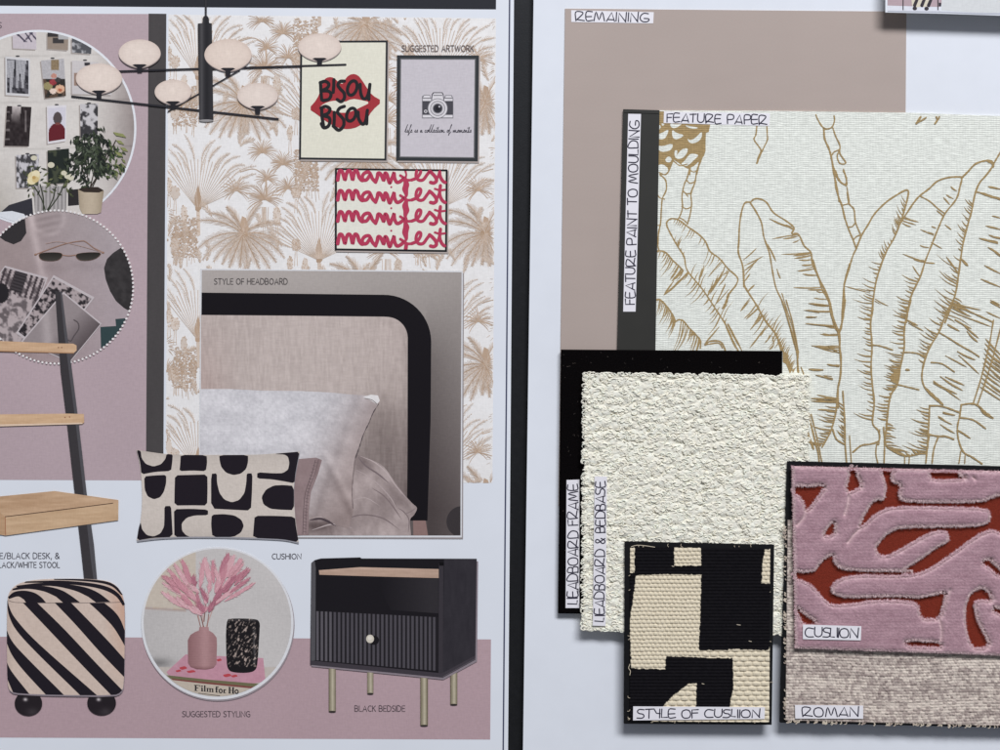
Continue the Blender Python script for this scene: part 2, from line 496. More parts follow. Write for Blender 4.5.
def hand_label(parent, s, quad, z, fill=(0.09, 0.93), vert=(0.22, 0.78), pen=1.22, seed=1, gap=.16):
    """white strip with pen capitals. quad = corners in reading order (top-left, top-right, bottom-right, bottom-left of the text)"""
    lab = slab('label', quad, z, z + 0.00018, M_label, parent)
    lab['label'] = 'white strip lettered %s' % s
    st, W = text_layout(HAND, s, gap)
    r = random.Random(seed); q = np.array(quad, float)
    ink = Ink(z=z + 0.0002)
    for p in st:
        jx, jy = r.uniform(-.03, .03), r.uniform(-.05, .05)
        pts = []
        for a, b in p:
            u = fill[0] + (a + jx) / W * (fill[1] - fill[0]); v = vert[0] + (1 - b + jy) * (vert[1] - vert[0])
            pts.append((q[0] * (1 - u) + q[1] * u) * (1 - v) + (q[3] * (1 - u) + q[2] * u) * v)
        ink.stroke(pts, pen, (70, 68, 88), n=3, smooth=len(p) > 3)
    ink.build('lettering', lab, M_pen)
    return lab
# ================================================================== the table and the left board
table = slab('table', [(-900, -900), (1900, -900), (1900, 1650), (-900, 1650)], -0.03, -0.005, M_table)
table['kind'] = 'structure'

LB = thing('printed_mood_board', 'white printed sheet crowded with furniture pictures and captions, left of the black gap', 'mood board')
LEFT = [(-140, -80), (514.6, -80), (508, 750), (507, 830), (-140, 830)]
slab('backing_board', LEFT, -0.005, -0.0002, M_board, LB)
slab('paper', [(-138, -78), (513.6, -78), (507.4, 750), (506.4, 828), (-138, 828)], -0.0002, 0, M_paper, LB)

k = Ink(1); k.poly([(-137, -60), (496.8, -60), (496, 9.4), (240, 7.6), (-137, 4.6)], (44, 46, 53)); k.build('heading_bar', LB)
k = Ink(1); k.stroke([(510, -70), (509.6, 0), (506.6, 370), (503.2, 750), (502.4, 820)], 1.5, (70, 76, 100), smooth=False, cap=False); k.build('border_line', LB)
def mauve(x, y):
    n = fbm(x / 60, y / 60, 3)[:, None] * 5 - 2.5
    return np.array([179, 163, 172]) + n
k = Ink(1); k.raster([(-130, 13.2), (148.6, 14), (146, 480.4), (-130, 479.4)], mauve, 12); k.build('mauve_paint_block', LB)
k = Ink(1); k.raster([(-130, 636), (491, 639.4), (490.2, 739.6), (-130, 737)], lambda x, y: mauve(x, y) + np.array([-1, -7, -7]), 12); k.build('mauve_floor_block', LB)
k = Ink(1); k.raster([(148.6, 13.6), (166.4, 13.8), (163.4, 462), (146, 462)], lambda x, y: np.array([74, 72, 74]) + (fbm(x / 4, y / 40, 9)[:, None] - .5) * 6, 4); k.build('charcoal_paint_stripe', LB)

# ------------------------------------------------ palm wallpaper print
def palm_print():
    R = [(168.4, 14.6), (496, 18.4), (492.4, 483), (165.6, 481)]
    base = Ink(1)
    base.raster(R, lambda x, y: np.array([229, 231, 235]) + (fbm(x / 5, y / 5, 2)[:, None] - .5) * np.array([8, 9, 11]), 3)
    wp = base.build('palm_wallpaper_print', LB)
    ink = Ink(2, jitter=9e-5, clip=R)
    r = random.Random(5)
    def c(k=0.0, warm=0.0):
        v = r.uniform(-8, 8)
        b = np.array([184, 162, 143]) * (1 - k) + np.array([226, 223, 222]) * k
        return tuple(b + v)
    def pt(x, y, a, l): return (x + l * math.sin(a), y - l * math.cos(a))
    def feather(p0, a0, L, bend, w, kk, dense=1.0, barb=5.0, bang=0.9):
        """an arching frond with fine barbs"""
        pts = [p0]; a = a0; n = 9
        for i in range(n):
            a += bend / n; pts.append(pt(*pts[-1], a, L / n))
        ink.stroke(pts, w * .8, c(kk - .22), (1, .4), n=3, cap=False)
        q = catmull(pts, 3); m = int(len(q) * dense)
        for j in range(m):
            i = min(len(q) - 2, int(j / dense)); d = q[i + 1] - q[i]
            aa = math.atan2(d[0], -d[1]); t = i / len(q)
            bl = barb * (0.5 + 1.1 * math.sin(math.pi * min(1, t * 1.02 + .06))) * r.uniform(.7, 1.2)
            for sg in (-1, 1):
                e = pt(*q[i], aa + sg * bang, bl)
                ink.stroke([tuple(q[i]), e], r.uniform(.4, .75), c(kk + r.uniform(0, .35)), (1, .3), smooth=False, cap=False)
    def star(x, y, R0, n=15, a0=-2.3, a1=2.3, kk=.1):
        n = int(n * 1.9)
        for i in range(n):
            a = a0 + (a1 - a0) * (i + r.uniform(-.3, .3)) / n
            l = R0 * r.uniform(.75, 1.1)
            ink.stroke([(x, y), pt(x, y, a, l * .6), pt(x, y, a + .12 * (1 if a > 0 else -1), l)], r.uniform(.45, .85), c(kk + r.uniform(-.15, .1)), (.6, .3), n=2, cap=False)
        ink.ell(x, y, 1.6, 1.4, c(.0), n=8)
    def fan(x, y):
        for i in range(31):
            a = -1.08 + 2.16 * i / 30
            L = 46 + 6 * math.cos(a * 1.4)
            ink.stroke([(x + a * 3, y - 4), pt(x, y, a, L)], .75, c(.35), (.6, 1), smooth=False, cap=False)
            if i % 2 == 0:
                sx, sy = pt(x, y, a, L * r.uniform(.9, 1.0))
                feather((sx, sy), a * .8, r.uniform(20, 30), (.75 if a > 0 else -.75) * r.uniform(.6, 1.6), .8, .38, .55, 2.6, .6)
                if i % 4 == 0: feather(pt(x, y, a, L * .7), a, r.uniform(24, 34), (.5 if a > 0 else -.5), .7, .45, .5, 2.2, .6)
        ink.poly([(x - 2.6, y - 1), (x - 3.4, y - 14), (x + .3, y - 27), (x + 3, y - 14), (x + 3.6, y - 3), (x + .5, y + 1)], c(-.05))
        ink.poly([(x - 1.6, y), (x + 1.8, y), (x + 2.4, y + 24), (x - .8, y + 26)], c(.45))
        for j in range(6): ink.stroke([(x - 1.4, y + 4 * j), (x + 2, y + 4 * j + 1)], .6, c(.05), smooth=False, cap=False)
    def plume(x, y, rx, ry, kk=.15):
        ink.ell(x, y, rx * .9, ry * .9, c(kk + .5), n=18)
        for j in range(int(rx * ry * 2.2)):
            a, b = r.uniform(0, 6.28), math.sqrt(r.random())
            ink.ell(x + rx * b * math.cos(a), y + ry * b * math.sin(a), .5, .75, c(kk - .1 + r.uniform(-.1, .4)), n=5)
        for dx in (-1.5, 1.5):
            ink.stroke([(x + dx * .5, y + ry), (x + dx, y + ry + 14)], .6, c(.3), smooth=False, cap=False)
    def trunk_cluster(x, y, w, h):
        for kx in range(3):
            xx = x + kx * w / 3; hh = h * (1 - .12 * (kx % 2))
            W3 = w / 3; top = y - hh * .5 - r.uniform(0, 4); bot = y + h * .5
            for j in range(int((bot - top) * W3 * .62)):
                v = r.random(); yy = top + v * (bot - top); t_ = min(1, (yy - top) / 6)
                wd = W3 * .47 * math.sqrt(max(0.02, 1 - (1 - t_) ** 2)); X = xx + W3 / 2 + r.uniform(-wd, wd); e_ = abs(X - xx - W3 / 2) / W3
                ink.stroke([(X - .8, yy), (X, yy + .8), (X + .8, yy - .1)], .6, c(.25 - e_ * .7), n=1, cap=False)
            for q in range(3): X = xx + r.uniform(0, W3); ink.stroke([(X, bot - 2), (X + r.uniform(-2, 2), bot + r.uniform(3, 12))], .6, c(.25), smooth=False, cap=False)
    def date(x, y, s=1.0):
        for (a0, L, bd) in ((-.15, 36, -.7), (.25, 36, .5), (-.8, 46, -.9), (-.45, 44, -1.0), (.75, 42, 1.0), (-1.3, 48, -1.1), (1.25, 46, 1.1), (-1.65, 46, -.9), (1.6, 50, .9),
                            (-2.0, 44, -.6), (1.95, 46, .6), (-2.35, 40, -.35), (2.3, 42, .35), (-2.7, 36, -.1), (2.65, 38, .1), (3.0, 34, 0), (-3.05, 33, 0)):
            feather((x, y), a0, L * s * r.uniform(.9, 1.1), bd, 1.1, .1, 1.3, 4.8, .55)
        ink.ell(x, y, 5, 5, c(-.08), n=12); ink.poly([(x - 3, y - 8), (x - 1, y - 18), (x + 3, y - 16), (x + 6, y - 6), (x + 4, y)], c(.0))
    def crown(x, y):
        star(x, y, 15); star(x + 21, y + 12, 14, 17); star(x + 5, y + 27, 12, 13)
        ink.stroke([(x + 4, y + 28), (x + 4.5, y + 45)], 1.8, c(.1), cap=False)
        star(x + 2, y + 47, 19, 17, -2.2, 2.2); star(x - 26, y + 38, 15, 13, -2.4, 2.4); star(x + 26, y + 36, 14, 13, -2.5, 2.5)
        ink.stroke([(x - 22, y + 20), (x - 8, y + 17), (x + 4, y + 24)], .9, c(.2), cap=False)
        ink.stroke([(x + 4, y + 48), (x - 12, y + 42), (x - 26, y + 38)], .9, c(.2), cap=False)
        ink.stroke([(x + 8, y + 46), (x + 16, y + 36), (x + 28, y + 36)], .9, c(.2), cap=False)
        for j in range(9):
            xx = x + r.uniform(-1, 8); ink.stroke([(xx, y + 55), (xx + r.uniform(-1, 1), y + r.uniform(66, 84))], .6, c(.3), smooth=False, cap=False)
    for kx in (-1, 0, 1, 2, 3):
        for ky in (-2, -1, 0, 1, 2, 3):
            ox, oy = kx * 121, ky * 131 + (52 if kx % 2 else 0)
            x, y = 198 + ox, 211 + oy
            if y > 620 or y < -60 or x > 560: continue
            fan(x, y)
            crown(262 + ox, 152 + oy); date(243 + ox, 234 + oy)
            plume(184 + ox, 214 + oy, 3.4, 9); plume(277 + ox, 215 + oy, 4.2, 9.5); plume(290 + ox, 264 + oy, 3, 8)
            trunk_cluster(172 + ox, 243 + oy, 25, 28); trunk_cluster(295 + ox, 178 + oy, 24, 26)
            plume(175 + ox, 193 + oy, 5, 7); plume(296 + ox, 192 + oy, 5, 7, .05)
            for j in range(15):
                feather((x + r.uniform(-30, 90), y + r.uniform(0, 70)), r.uniform(-.6, .6), r.uniform(12, 22), r.uniform(-1, 1), .8, .3, .8, 3, .7)
    p = ink.build('palm_line_drawing', wp)
palm_print()

# ------------------------------------------------ round photograph of the gallery wall
def circ(cx, cy, r, n=96): return [(cx + r * math.cos(2 * math.pi * i / n), cy + r * math.sin(2 * math.pi * i / n)) for i in range(n)]
def gallery():
    cx, cy, R = 38, 128.2, 98.4
    C0 = circ(cx, cy, R); IN = circ(cx, cy, R - 2.2)
    b = Ink(3); b.poly(C0, (222, 228, 238)); g = b.build('gallery_wall_photograph', LB)
    def wall(x, y):
        t = np.clip((x - 86) / 50, 0, 1) ** 1.5
        s = np.clip((y - 150) / 70, 0, 1) * np.clip(1 - x / 30, 0, 1)
        base = np.array([206, 204, 203])[None] * (1 - t)[:, None] + np.array([142, 133, 133])[None] * t[:, None]
        base = base - s[:, None] * np.array([34, 36, 40]) - (np.clip((30 - y) / 30, -1, 1)[:, None]) * 4
        # clotheslines and folds
        for yy in (57, 103, 150):
            base -= (np.exp(-((y - yy + .03 * x) / .8) ** 2) * 16)[:, None]
        return base + (fbm(x / 7, y / 7, 21)[:, None] - .5) * 12
    b = Ink(4); b.raster(IN, wall, 1.5); b.build('wall', g)
    def pin(poly, fn, border=None, step=.8):
        poly = clip_convex(poly, IN)
        k = Ink(5)
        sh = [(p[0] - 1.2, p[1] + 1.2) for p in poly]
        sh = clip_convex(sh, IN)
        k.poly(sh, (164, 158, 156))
        if border: k.poly(poly, border); c = np.mean(np.array(poly), 0); inner = [tuple(c + (np.array(p) - c) * .88) for p in poly]
        else: inner = poly
        k.raster(inner, fn, step)
        if poly[0][1] > 55: k.ell((poly[0][0] + poly[1][0]) / 2, min(poly[0][1], poly[1][1]) - .3, 2.2, .8, (70, 70, 74), n=10)
        k.build('pinned_photograph', g)
    def blot(seed, lo, hi, s=4.0, thr=.5, sx=1, tint=(1, 1, 1)):
        def f(x, y):
            n = fbm(x / (s * sx), y / s, seed, 3); t = np.clip((n - thr) * 7 + .5, 0, 1)[:, None]
            return (np.array(lo)[None] * (1 - t) + np.array(hi)[None] * t)
        return f
    def branch(x, y):
        c = np.tile(np.array([196., 190, 200]), (len(x), 1))
        for (a, b2, sl) in ((16, 33, .9), (24, 31, 1.4), (29, 31, 1.1), (34, 30, -1.2)):
            d = np.abs((y - b2) - sl * (x - a)); m = (d < 1.2) & (y < 42)
            c[m] = (78, 74, 92)
        return c
    pin([(12.3, 31), (36, 29), (36.5, 49.5), (13, 48.3)], branch)
    def tablephoto(x, y):
        c = np.tile(np.array([150., 138, 128]), (len(x), 1)); c[y < 37] = (58, 56, 58)
        m = (np.abs(y - 40.5) < 3) & (x > 53) & (x < 64); c[m] = (62, 60, 62); m = (y > 34) & (y < 39) & (x > 58); c[m] = (176, 178, 182)
        return c
    pin([(47.5, 30), (68.5, 32), (68, 50.3), (47.5, 48.8)], tablephoto)
    pin([(71.8, 37), (92, 42), (91, 54), (72, 52.6)], blot(12, (84, 86, 92), (176, 178, 184), 4, .5))
    def horses(x, y):
        c = blot(31, (46, 46, 52), (96, 96, 104), 3)(x, y)
        for (x0, w, y0, y1) in ((11.5, 2.3, 60, 94), (17.6, 2.2, 60, 88), (23, 2.4, 60, 88), (9, 3.5, 60, 78), (20.5, 5, 59, 74)):
            m = (np.abs(x - x0 + (y - 76) * .05) < w * (1.1 - (y - y0) / (y1 - y0) * .6)) & (y > y0) & (y < y1); c[m] = np.array([186, 188, 196]) - ((x[m] * 7 + y[m] * 3) % 5)[:, None] * 9
        return c
    pin([(5.3, 56.5), (30, 58.5), (30, 96.5), (5.6, 95)], horses, (206, 208, 214))
    def still(x, y):
        c = np.tile(np.array([178., 178, 184]), (len(x), 1)); d = blot(8, (50, 48, 46), (92, 76, 66), 4)(x, y)
        m = y > 79; c[m] = d[m]
        m = (x > 51) & (x < 59) & (y > 60) & (y < 70.5); c[m] = (138, 122, 98)
        for (a, b2, rr, cc) in ((48, 86, 4.6, (150, 142, 104)), (53, 82, 3.6, (150, 62, 70)), (60, 89, 5, (214, 176, 150)), (53, 91, 3.4, (226, 206, 196)), (58, 80, 3, (64, 60, 62)), (54, 76, 3, (190, 140, 128)), (60, 90, 2, (180, 110, 84))):
            m = np.hypot(x - a, (y - b2) * 1.2) < rr; c[m] = cc
        return c + (vn(x * 1.3, y * 1.3, 4)[:, None] - .5) * 26
    pin([(41, 60.5), (64, 58.5), (66, 96), (45, 98.6)], still)
    def sketch(x, y):
        c = np.tile(np.array([198., 196, 200]), (len(x), 1))
        m = (np.abs(y - 64.2) < 1.3) & (x > 84) & (x < 90); c[m] = (54, 52, 58); m = (np.abs(x - 76) < 1.8) & (y > 73) & (y < 86); c[m] = (150, 128, 118)
        return c
    pin([(72, 60.5), (98, 62), (112, 95), (72, 94)], sketch)
    def dark(x, y):
        c = np.tile(np.array([50., 44, 46]), (len(x), 1)); t = np.clip((124 - y) / 18, 0, 1) * (np.abs(x - 16.5 + (y - 110) * .1) < 4.4); c += t[:, None] * 150
        m = (np.abs(x - 26) < .9) & (y < 132) & (y > 110); c[m] += 60; m = (x < 9.6) & (np.abs((y % 9) - 4) < 1); c[m] += 56
        return c + (vn(x / 2, y / 3, 14)[:, None] - .5) * 22
    pin([(7, 106), (31.5, 107), (29, 146.4), (4.5, 146)], dark)
    def man(x, y):
        c = np.tile(np.array([206., 206, 220]), (len(x), 1))
        m = (np.abs(x - 57.3) < 2.2 + np.clip(np.sqrt(np.clip(y - 123.6, 0, 40)) * 2.5, 0, 6.6)) & (y > 123); c[m] = np.array([100, 38, 46])
        m = (np.hypot((x - 57.6) / 4.4, (y - 118.4) / 6.4) < 1); c[m] = (84, 76, 78)
        m = (y > 122.5) & (y < 125) & (np.abs(x - 57.6) < 2); c[m] = (120, 72, 70)
        return c
    pin([(46.8, 106), (66.5, 105), (66, 141), (47.6, 144)], man, (216, 216, 224), .6)
    pin([(80, 104), (98, 103.5), (97.5, 138), (80.5, 138)], blot(17, (60, 60, 64), (196, 196, 202), 4.4, .47))
    pin([(16, 155), (39, 154), (38.5, 188), (16.6, 188)], blot(23, (70, 70, 74), (196, 196, 204), 5, .5, .5))
    pin([(47.5, 150.5), (69, 148.5), (70, 183), (48, 184)], blot(27, (38, 44, 42), (70, 76, 62), 5, .62))
    # lower furniture: radiator, glass vase, dark cushion, window light
    k = Ink(5)
    k.poly(clip_convex([(9, 205), (32, 198), (34, 224), (2, 226), (1, 212)], IN), (54, 54, 62))
    k.poly(clip_convex([(68, 190), (78, 189), (79, 205), (68, 206)], IN), (48, 46, 48))
    k.raster(clip_convex([(33, 186), (67, 186), (66, 214), (35, 214)], IN), lambda x, y: np.array([158, 156, 158]) + (np.sin(x * 1.6)[:, None] * 22), .8)
    k.poly(clip_convex([(-30, 214), (0, 212), (12, 211), (24, 214), (28, 220), (14, 227), (-30, 222)], IN), (214, 220, 230))
    k.build('shelf_clutter', g)
    # rose in glass vase
    k = Ink(7, dz=8e-7); r = random.Random(11)
    for (a, b2) in (((34, 186), (46, 214)), ((56, 186), (45, 214)), ((66, 180), (47, 212)), ((40, 184), (43, 214))):
        k.stroke([a, ((a[0] + b2[0]) / 2 + 2, (a[1] + b2[1]) / 2), b2], 1.2, (60, 66, 54), cap=False)
    for (lx, ly) in [(r.uniform(24, 72), r.uniform(166, 196)) for _ in range(60)]:
        a = r.uniform(0, 3.14); l = r.uniform(2, 4)
        k.poly([(lx - l * math.cos(a), ly - l * math.sin(a)), (lx + math.sin(a), ly - math.cos(a)), (lx + l * math.cos(a), ly + l * math.sin(a)), (lx - math.sin(a), ly + math.cos(a))], r.choice([(66, 72, 56), (88, 96, 66), (110, 116, 84), (52, 56, 48)]))
    for (x0, y0, s0) in ((51, 165, 3.6), (68, 176, 3.8), (64, 173, 3), (34, 158, 3.2), (71, 178, 3)):
        k.ell(x0, y0, s0, s0 * .8, (206, 204, 186), n=12)
    for (dx, dy, rr, cc) in ((0, 0, 6.2, (214, 206, 170)), (-2.2, 3.4, 4.6, (224, 214, 176)), (2, -3, 4, (226, 218, 186)), (1.4, 2.4, 3.4, (208, 190, 140)), (0, 0.5, 1.8, (188, 160, 104))):
        k.ell(34 + dx, 177 + dy, rr, rr * .95, cc, n=16)
    k.build('rose', g)
    # potted plant
    k = Ink(8, dz=4e-7); r = random.Random(4)
    k.raster([(78, 189), (103.8, 191), (101, 212.4), (97, 214), (82.4, 214), (79.5, 208)], lambda x, y: np.array([188, 176, 158])[None] - (np.abs(x - 90) / 13)[:, None] ** 2 * 34, 1)
    k.poly([(78, 189.5), (83, 187), (98, 187), (103.8, 190.4), (99, 192.6), (84, 192.2)], (54, 46, 42))
    for (a, b2) in (((88, 188), (84, 150)), ((90, 188), (98, 146)), ((92, 188), (108, 150)), ((90, 188), (116, 140)), ((87, 188), (76, 150))):
        k.stroke([a, ((a[0] + b2[0]) / 2 + 1, (a[1] + b2[1]) / 2), b2], 1.1, (56, 50, 44), cap=False)
    for i in range(900):
        a = r.uniform(0, 6.283); q = math.sqrt(r.random())
        x0 = 94 + (27 + 6 * math.sin(3 * a + 1)) * q * math.cos(a) + r.gauss(0, 1.5); y0 = 157 + (25 + 6 * math.sin(4 * a)) * q * math.sin(a) + r.gauss(0, 1.5)
        if y0 > 184 and (x0 < 80 or x0 > 104): continue
        if r.random() < .25 and q > .5: continue
        if x0 > 127 or x0 < 65 or y0 < 129 or (hrand(np.array(x0 // 5), np.array(y0 // 5), 4) < .22 and q > .35): continue
        an = r.gauss(1.1 if x0 > 92 else 2.0, .6); l = r.uniform(2.0, 4.4); w = r.uniform(.8, 1.35)
        d = (math.cos(an), math.sin(an)); n_ = (-d[1], d[0])
        lit = x0 > 108 and r.random() < .45
        cc = r.choice([(84, 98, 64), (70, 88, 60), (120, 128, 88)]) if lit else r.choice([(38, 44, 40), (48, 56, 46), (60, 70, 54), (30, 34, 32), (44, 50, 44), (82, 92, 78)])
        k.poly([(x0 - d[0] * l, y0 - d[1] * l), (x0 + n_[0] * w, y0 + n_[1] * w), (x0 + d[0] * l, y0 + d[1] * l), (x0 - n_[0] * w, y0 - n_[1] * w)], cc)
    for (x0, y0) in ((122, 135), (124, 149), (120, 142), (119, 154), (117, 134)):
        k.poly([(x0 - 4, y0 - 2), (x0 + 1, y0 - 1.2), (x0 + 4.4, y0 + 2.6), (x0 - 1, y0 + 1.6)], (138, 144, 98))
    k.build('potted_plant', g)
gallery()

# ------------------------------------------------ round photograph of sunglasses on a tabletop, dotted edge
def tabletop():
    cx, cy, R = 56.6, 287, 76.6
    IN = circ(cx, cy, R - .6)
    def fn(x, y):
        base = np.array([162, 151, 155])[None] + np.clip((x - 60) / 70, -.6, 1)[:, None] * np.array([8, 11, 14]) + np.clip((y - 240) / 120, -1, 1)[:, None] * np.array([-1, -4, -3])
        st = np.exp(-((x - 31 - (y - 220) * .2) / 4.2) ** 2) * (y < 284); base = base + (st * 26)[:, None]
        cup = np.exp(-((x - 48) / 13) ** 4 - ((y - 222) / 14) ** 4); base = base + (cup * (-6 + 8 * np.sin(y * .9 + x * .2)))[:, None]
        rg = np.exp(-((np.hypot(x - 48, (y - 218) * 1.0) - 16) / 2.4) ** 2); base = base + (rg * 12)[:, None]
        sh = np.exp(-((x - 50) / 16) ** 2 - ((y - 268) / 5) ** 2) + np.exp(-((x - 90) / 18) ** 2 - ((y - 266) / 5) ** 2); base = base - (sh * 10)[:, None]
        return base + (fbm(x / 6, y / 6, 41)[:, None] - .5) * 8
    b = Ink(8); b.raster(IN, fn, 1.3); g = b.build('tabletop_photograph', LB)
    k = Ink(9)
    k.poly(clip_convex([(-8, 250), (-10, 232), (10, 216), (25, 219), (26.4, 233), (21, 241), (13.5, 244.3), (5, 241), (-2, 236)], IN), (52, 50, 53)); k.build('dark_disc', g)
    k = Ink(9)
    k.raster(clip_convex([(122, 247), (113, 253), (107, 259), (104, 268), (105.6, 279), (110, 291), (116, 301), (124, 308), (131, 312), (138, 300), (138, 250)], IN), lambda x, y: np.array([54, 52, 54]) + (fbm(x / 4, y / 4, 3)[:, None] - .45) * 26, 1.4); k.build('dark_stone', g)
    k = Ink(9); k.poly(clip_convex([(100.4, 327), (116, 326), (115.4, 319), (128, 318), (118, 340), (101, 348)], IN), (52, 70, 74)); k.build('teal_card', g)
    def bw(seed, s=3, lo=(78, 72, 76), hi=(166, 154, 158), thr=.47, sx=1, rot=0.0):
        def f(x, y):
            u = x * math.cos(rot) + y * math.sin(rot); v = -x * math.sin(rot) + y * math.cos(rot)
            n = fbm(u / (s * sx), v / s, seed, 3); t = np.clip((n - thr) * 6 + .5, 0, 1)[:, None]
            return np.array(lo)[None] * (1 - t) + np.array(hi)[None] * t
        return f
    def first(x, y):
        c = bw(5, 5, (104, 97, 101), (178, 168, 172))(x, y)
        u = (x - 4) * .95 + (y - 268) * .3; v = -(x - 4) * .3 + (y - 268) * .95
        m = (v < 22) & (np.sin(u * 1.15) > .1); c[m] = (70, 63, 68); m = (u > 12) & (u < 24) & (v < 19); c[m] = (60, 56, 60) + (np.sin(v[m] * 2) * 12)[:, None]
        m = np.hypot(x - 1, (y - 293) * .8) < 8; c[m] = (40, 38, 42)
        return c
    for li, (outer, fnn, ins) in enumerate((([(5, 265.6), (48, 277.6), (22, 345), (-20, 338), (-20, 300)], first, .96),
                              ([(53.6, 275), (94.6, 297.4), (68, 333), (23.4, 338.6), (16, 333)], bw(9, 3, (44, 41, 45), (172, 162, 166), .5, 1, .6), .93),
                              ([(63.4, 291.8), (101.8, 323.6), (70, 362.6), (21, 341.6)], lambda x, y: np.clip(np.array([146, 138, 142])[None] - np.clip((x + y - 390) / 40, 0, 1.2)[:, None] * 60 + (np.exp(-((x - 46 + (y - 320) * -.08) / 5) ** 2) * 24)[:, None], 60, 200), .955))):
        outer = clip_convex(outer, IN); c = np.mean(np.array(outer), 0)
        k = Ink(10 + li * .35); k.poly(outer, (190, 184, 190))
        k.raster([tuple(c + (np.array(p) - c) * ins) for p in outer], fnn, .9)
        if outer is not None and fnn is not first and ins > .95:
            k.stroke([(74, 320), (78, 323), (78.6, 329), (74, 336), (71, 341), (68, 340)], 1.3, (86, 80, 84))
        k.build('loose_photograph', g)
        k = None
    k = Ink(12)
    gold = (150, 120, 106)
    k.stroke([(35.5, 254.4), (50, 249), (66, 243.6), (81, 241), (86, 242), (94, 248), (103, 252.4)], .9, gold)
    k.stroke([(46, 243.6), (60, 241.8), (84, 247), (103, 252.6)], .6, (172, 150, 144))
    k.stroke([(62.5, 255), (69, 255.8), (75.5, 255)], .9, gold)
    for pts in ([(38, 254), (44, 252.4), (58, 252.2), (63, 253.6), (62, 257.6), (57, 261), (46, 261.2), (40, 259.4)],
                [(75, 255), (79, 253), (92, 252), (102, 252.6), (99, 257), (92, 260.4), (82, 261), (77, 259)]):
        k.poly([(p[0] + (p[0] - 69) * .0, p[1]) for p in chaikin(pts, 1)], gold)
        c = np.mean(np.array(pts), 0)
        k.raster(chaikin([tuple(c + (np.array(p) - c) * .97) for p in pts], 2), lambda x, y: np.array([54, 52, 49]) + ((y - 257) * 3)[:, None], .8)
    k.ell(35.6, 254.5, 1.4, 1, gold, n=8); k.ell(103, 252.6, 1.4, 1, gold, n=8)
    k.build('sunglasses', g)
    k = Ink(12)
    for i in range(118):
        a = 2 * math.pi * i / 118
        x, y = cx + R * math.cos(a), cy + R * math.sin(a)
        if x > -5: k.ell(x, y, 1.15, 1.15, (226, 226, 230), n=10)
    k.build('dotted_edge', g)
tabletop()

# ------------------------------------------------ ladder desk
def woodfn(c, seed=0, sx=22, sy=1.6, amp=30):
    return lambda x, y: np.array(c)[None] + (fbm(x / sx, (y + .06 * x) / sy, seed)[:, None] - .5) * np.array([amp, amp * 1.1, amp * 1.1])
def desk():
    g = Ink(13)
    L = [(55, 290.6), (57.6, 330), (60.6, 372), (66.5, 420), (74.4, 492), (82, 560), (84.4, 583)]
    Rr = [(62, 292.6), (66, 325), (72, 370), (78.4, 420), (86.6, 492), (94, 545), (97.4, 583)]
    g.poly(L + Rr[::-1], (60, 58, 62))
    g.poly([(p[0] + (q[0] - p[0]) * .74, p[1]) for p, q in zip(L, Rr)] + Rr[::-1], (82, 82, 88))
    d = g.build('desk_leg')
    root = bpy.data.objects.new('ladder_desk_picture', None); COLL.objects.link(root); root.parent = LB
    d.parent = root
    k = Ink(14)
    k.raster([(-60, 340), (0, 341), (58, 343.4), (73, 343.6), (76.6, 345.4), (76.6, 350.6), (74, 352.8), (0, 350.6), (-60, 349)], woodfn((203, 172, 142), 3), 1.2)
    k.poly([(-60, 349.2), (0, 350.4), (74, 352.6), (74, 353.6), (0, 351.6), (-60, 350.4)], (168, 132, 104))
    k.ell(58.4, 347.6, .8, .6, (140, 100, 80), n=8); k.ell(61.6, 347.6, .8, .6, (140, 100, 80), n=8); k.build('shelf', root)
    k = Ink(14)
    k.raster([(-60, 415.6), (0, 414.4), (68, 413.6), (83.8, 414), (84.2, 422.4), (82, 424), (0, 426.2), (-60, 427)], woodfn((205, 174, 142), 5), 1.2)
    k.poly([(-60, 425.6), (0, 424.4), (82, 422.6), (82.6, 424), (0, 426.4), (-60, 427.4)], (222, 200, 180))
    k.ell(65, 417.4, .8, .7, (150, 104, 84), n=8); k.ell(69.6, 417, .8, .7, (150, 104, 84), n=8); k.build('shelf', root)
    k = Ink(14)
    k.raster([(-60, 503), (0, 496.4), (54.6, 491), (118.4, 500), (118.4, 503), (5, 516.6), (0, 512.6), (-60, 512)], woodfn((190, 160, 132), 8, 30, 2.0, 40), 1.5)
    k.raster([(5, 516.6), (118.4, 503), (118.2, 520.2), (5.4, 535.6)], woodfn((198, 170, 140), 9, 30, 2.0, 32), 1.5)
    k.raster([(-60, 511), (0, 512.6), (5, 516.6), (5.4, 535.6), (0, 534.6), (-60, 530)], woodfn((184, 152, 122), 10, 30, 2.4), 1.5)
    k.stroke([(5, 516.8), (60, 510), (113, 503.2)], .8, (74, 52, 46), cap=False)
    k.stroke([(5.2, 517), (5.6, 535)], .8, (160, 112, 86), smooth=False, cap=False)
    k.build('desk_top', root)
desk()

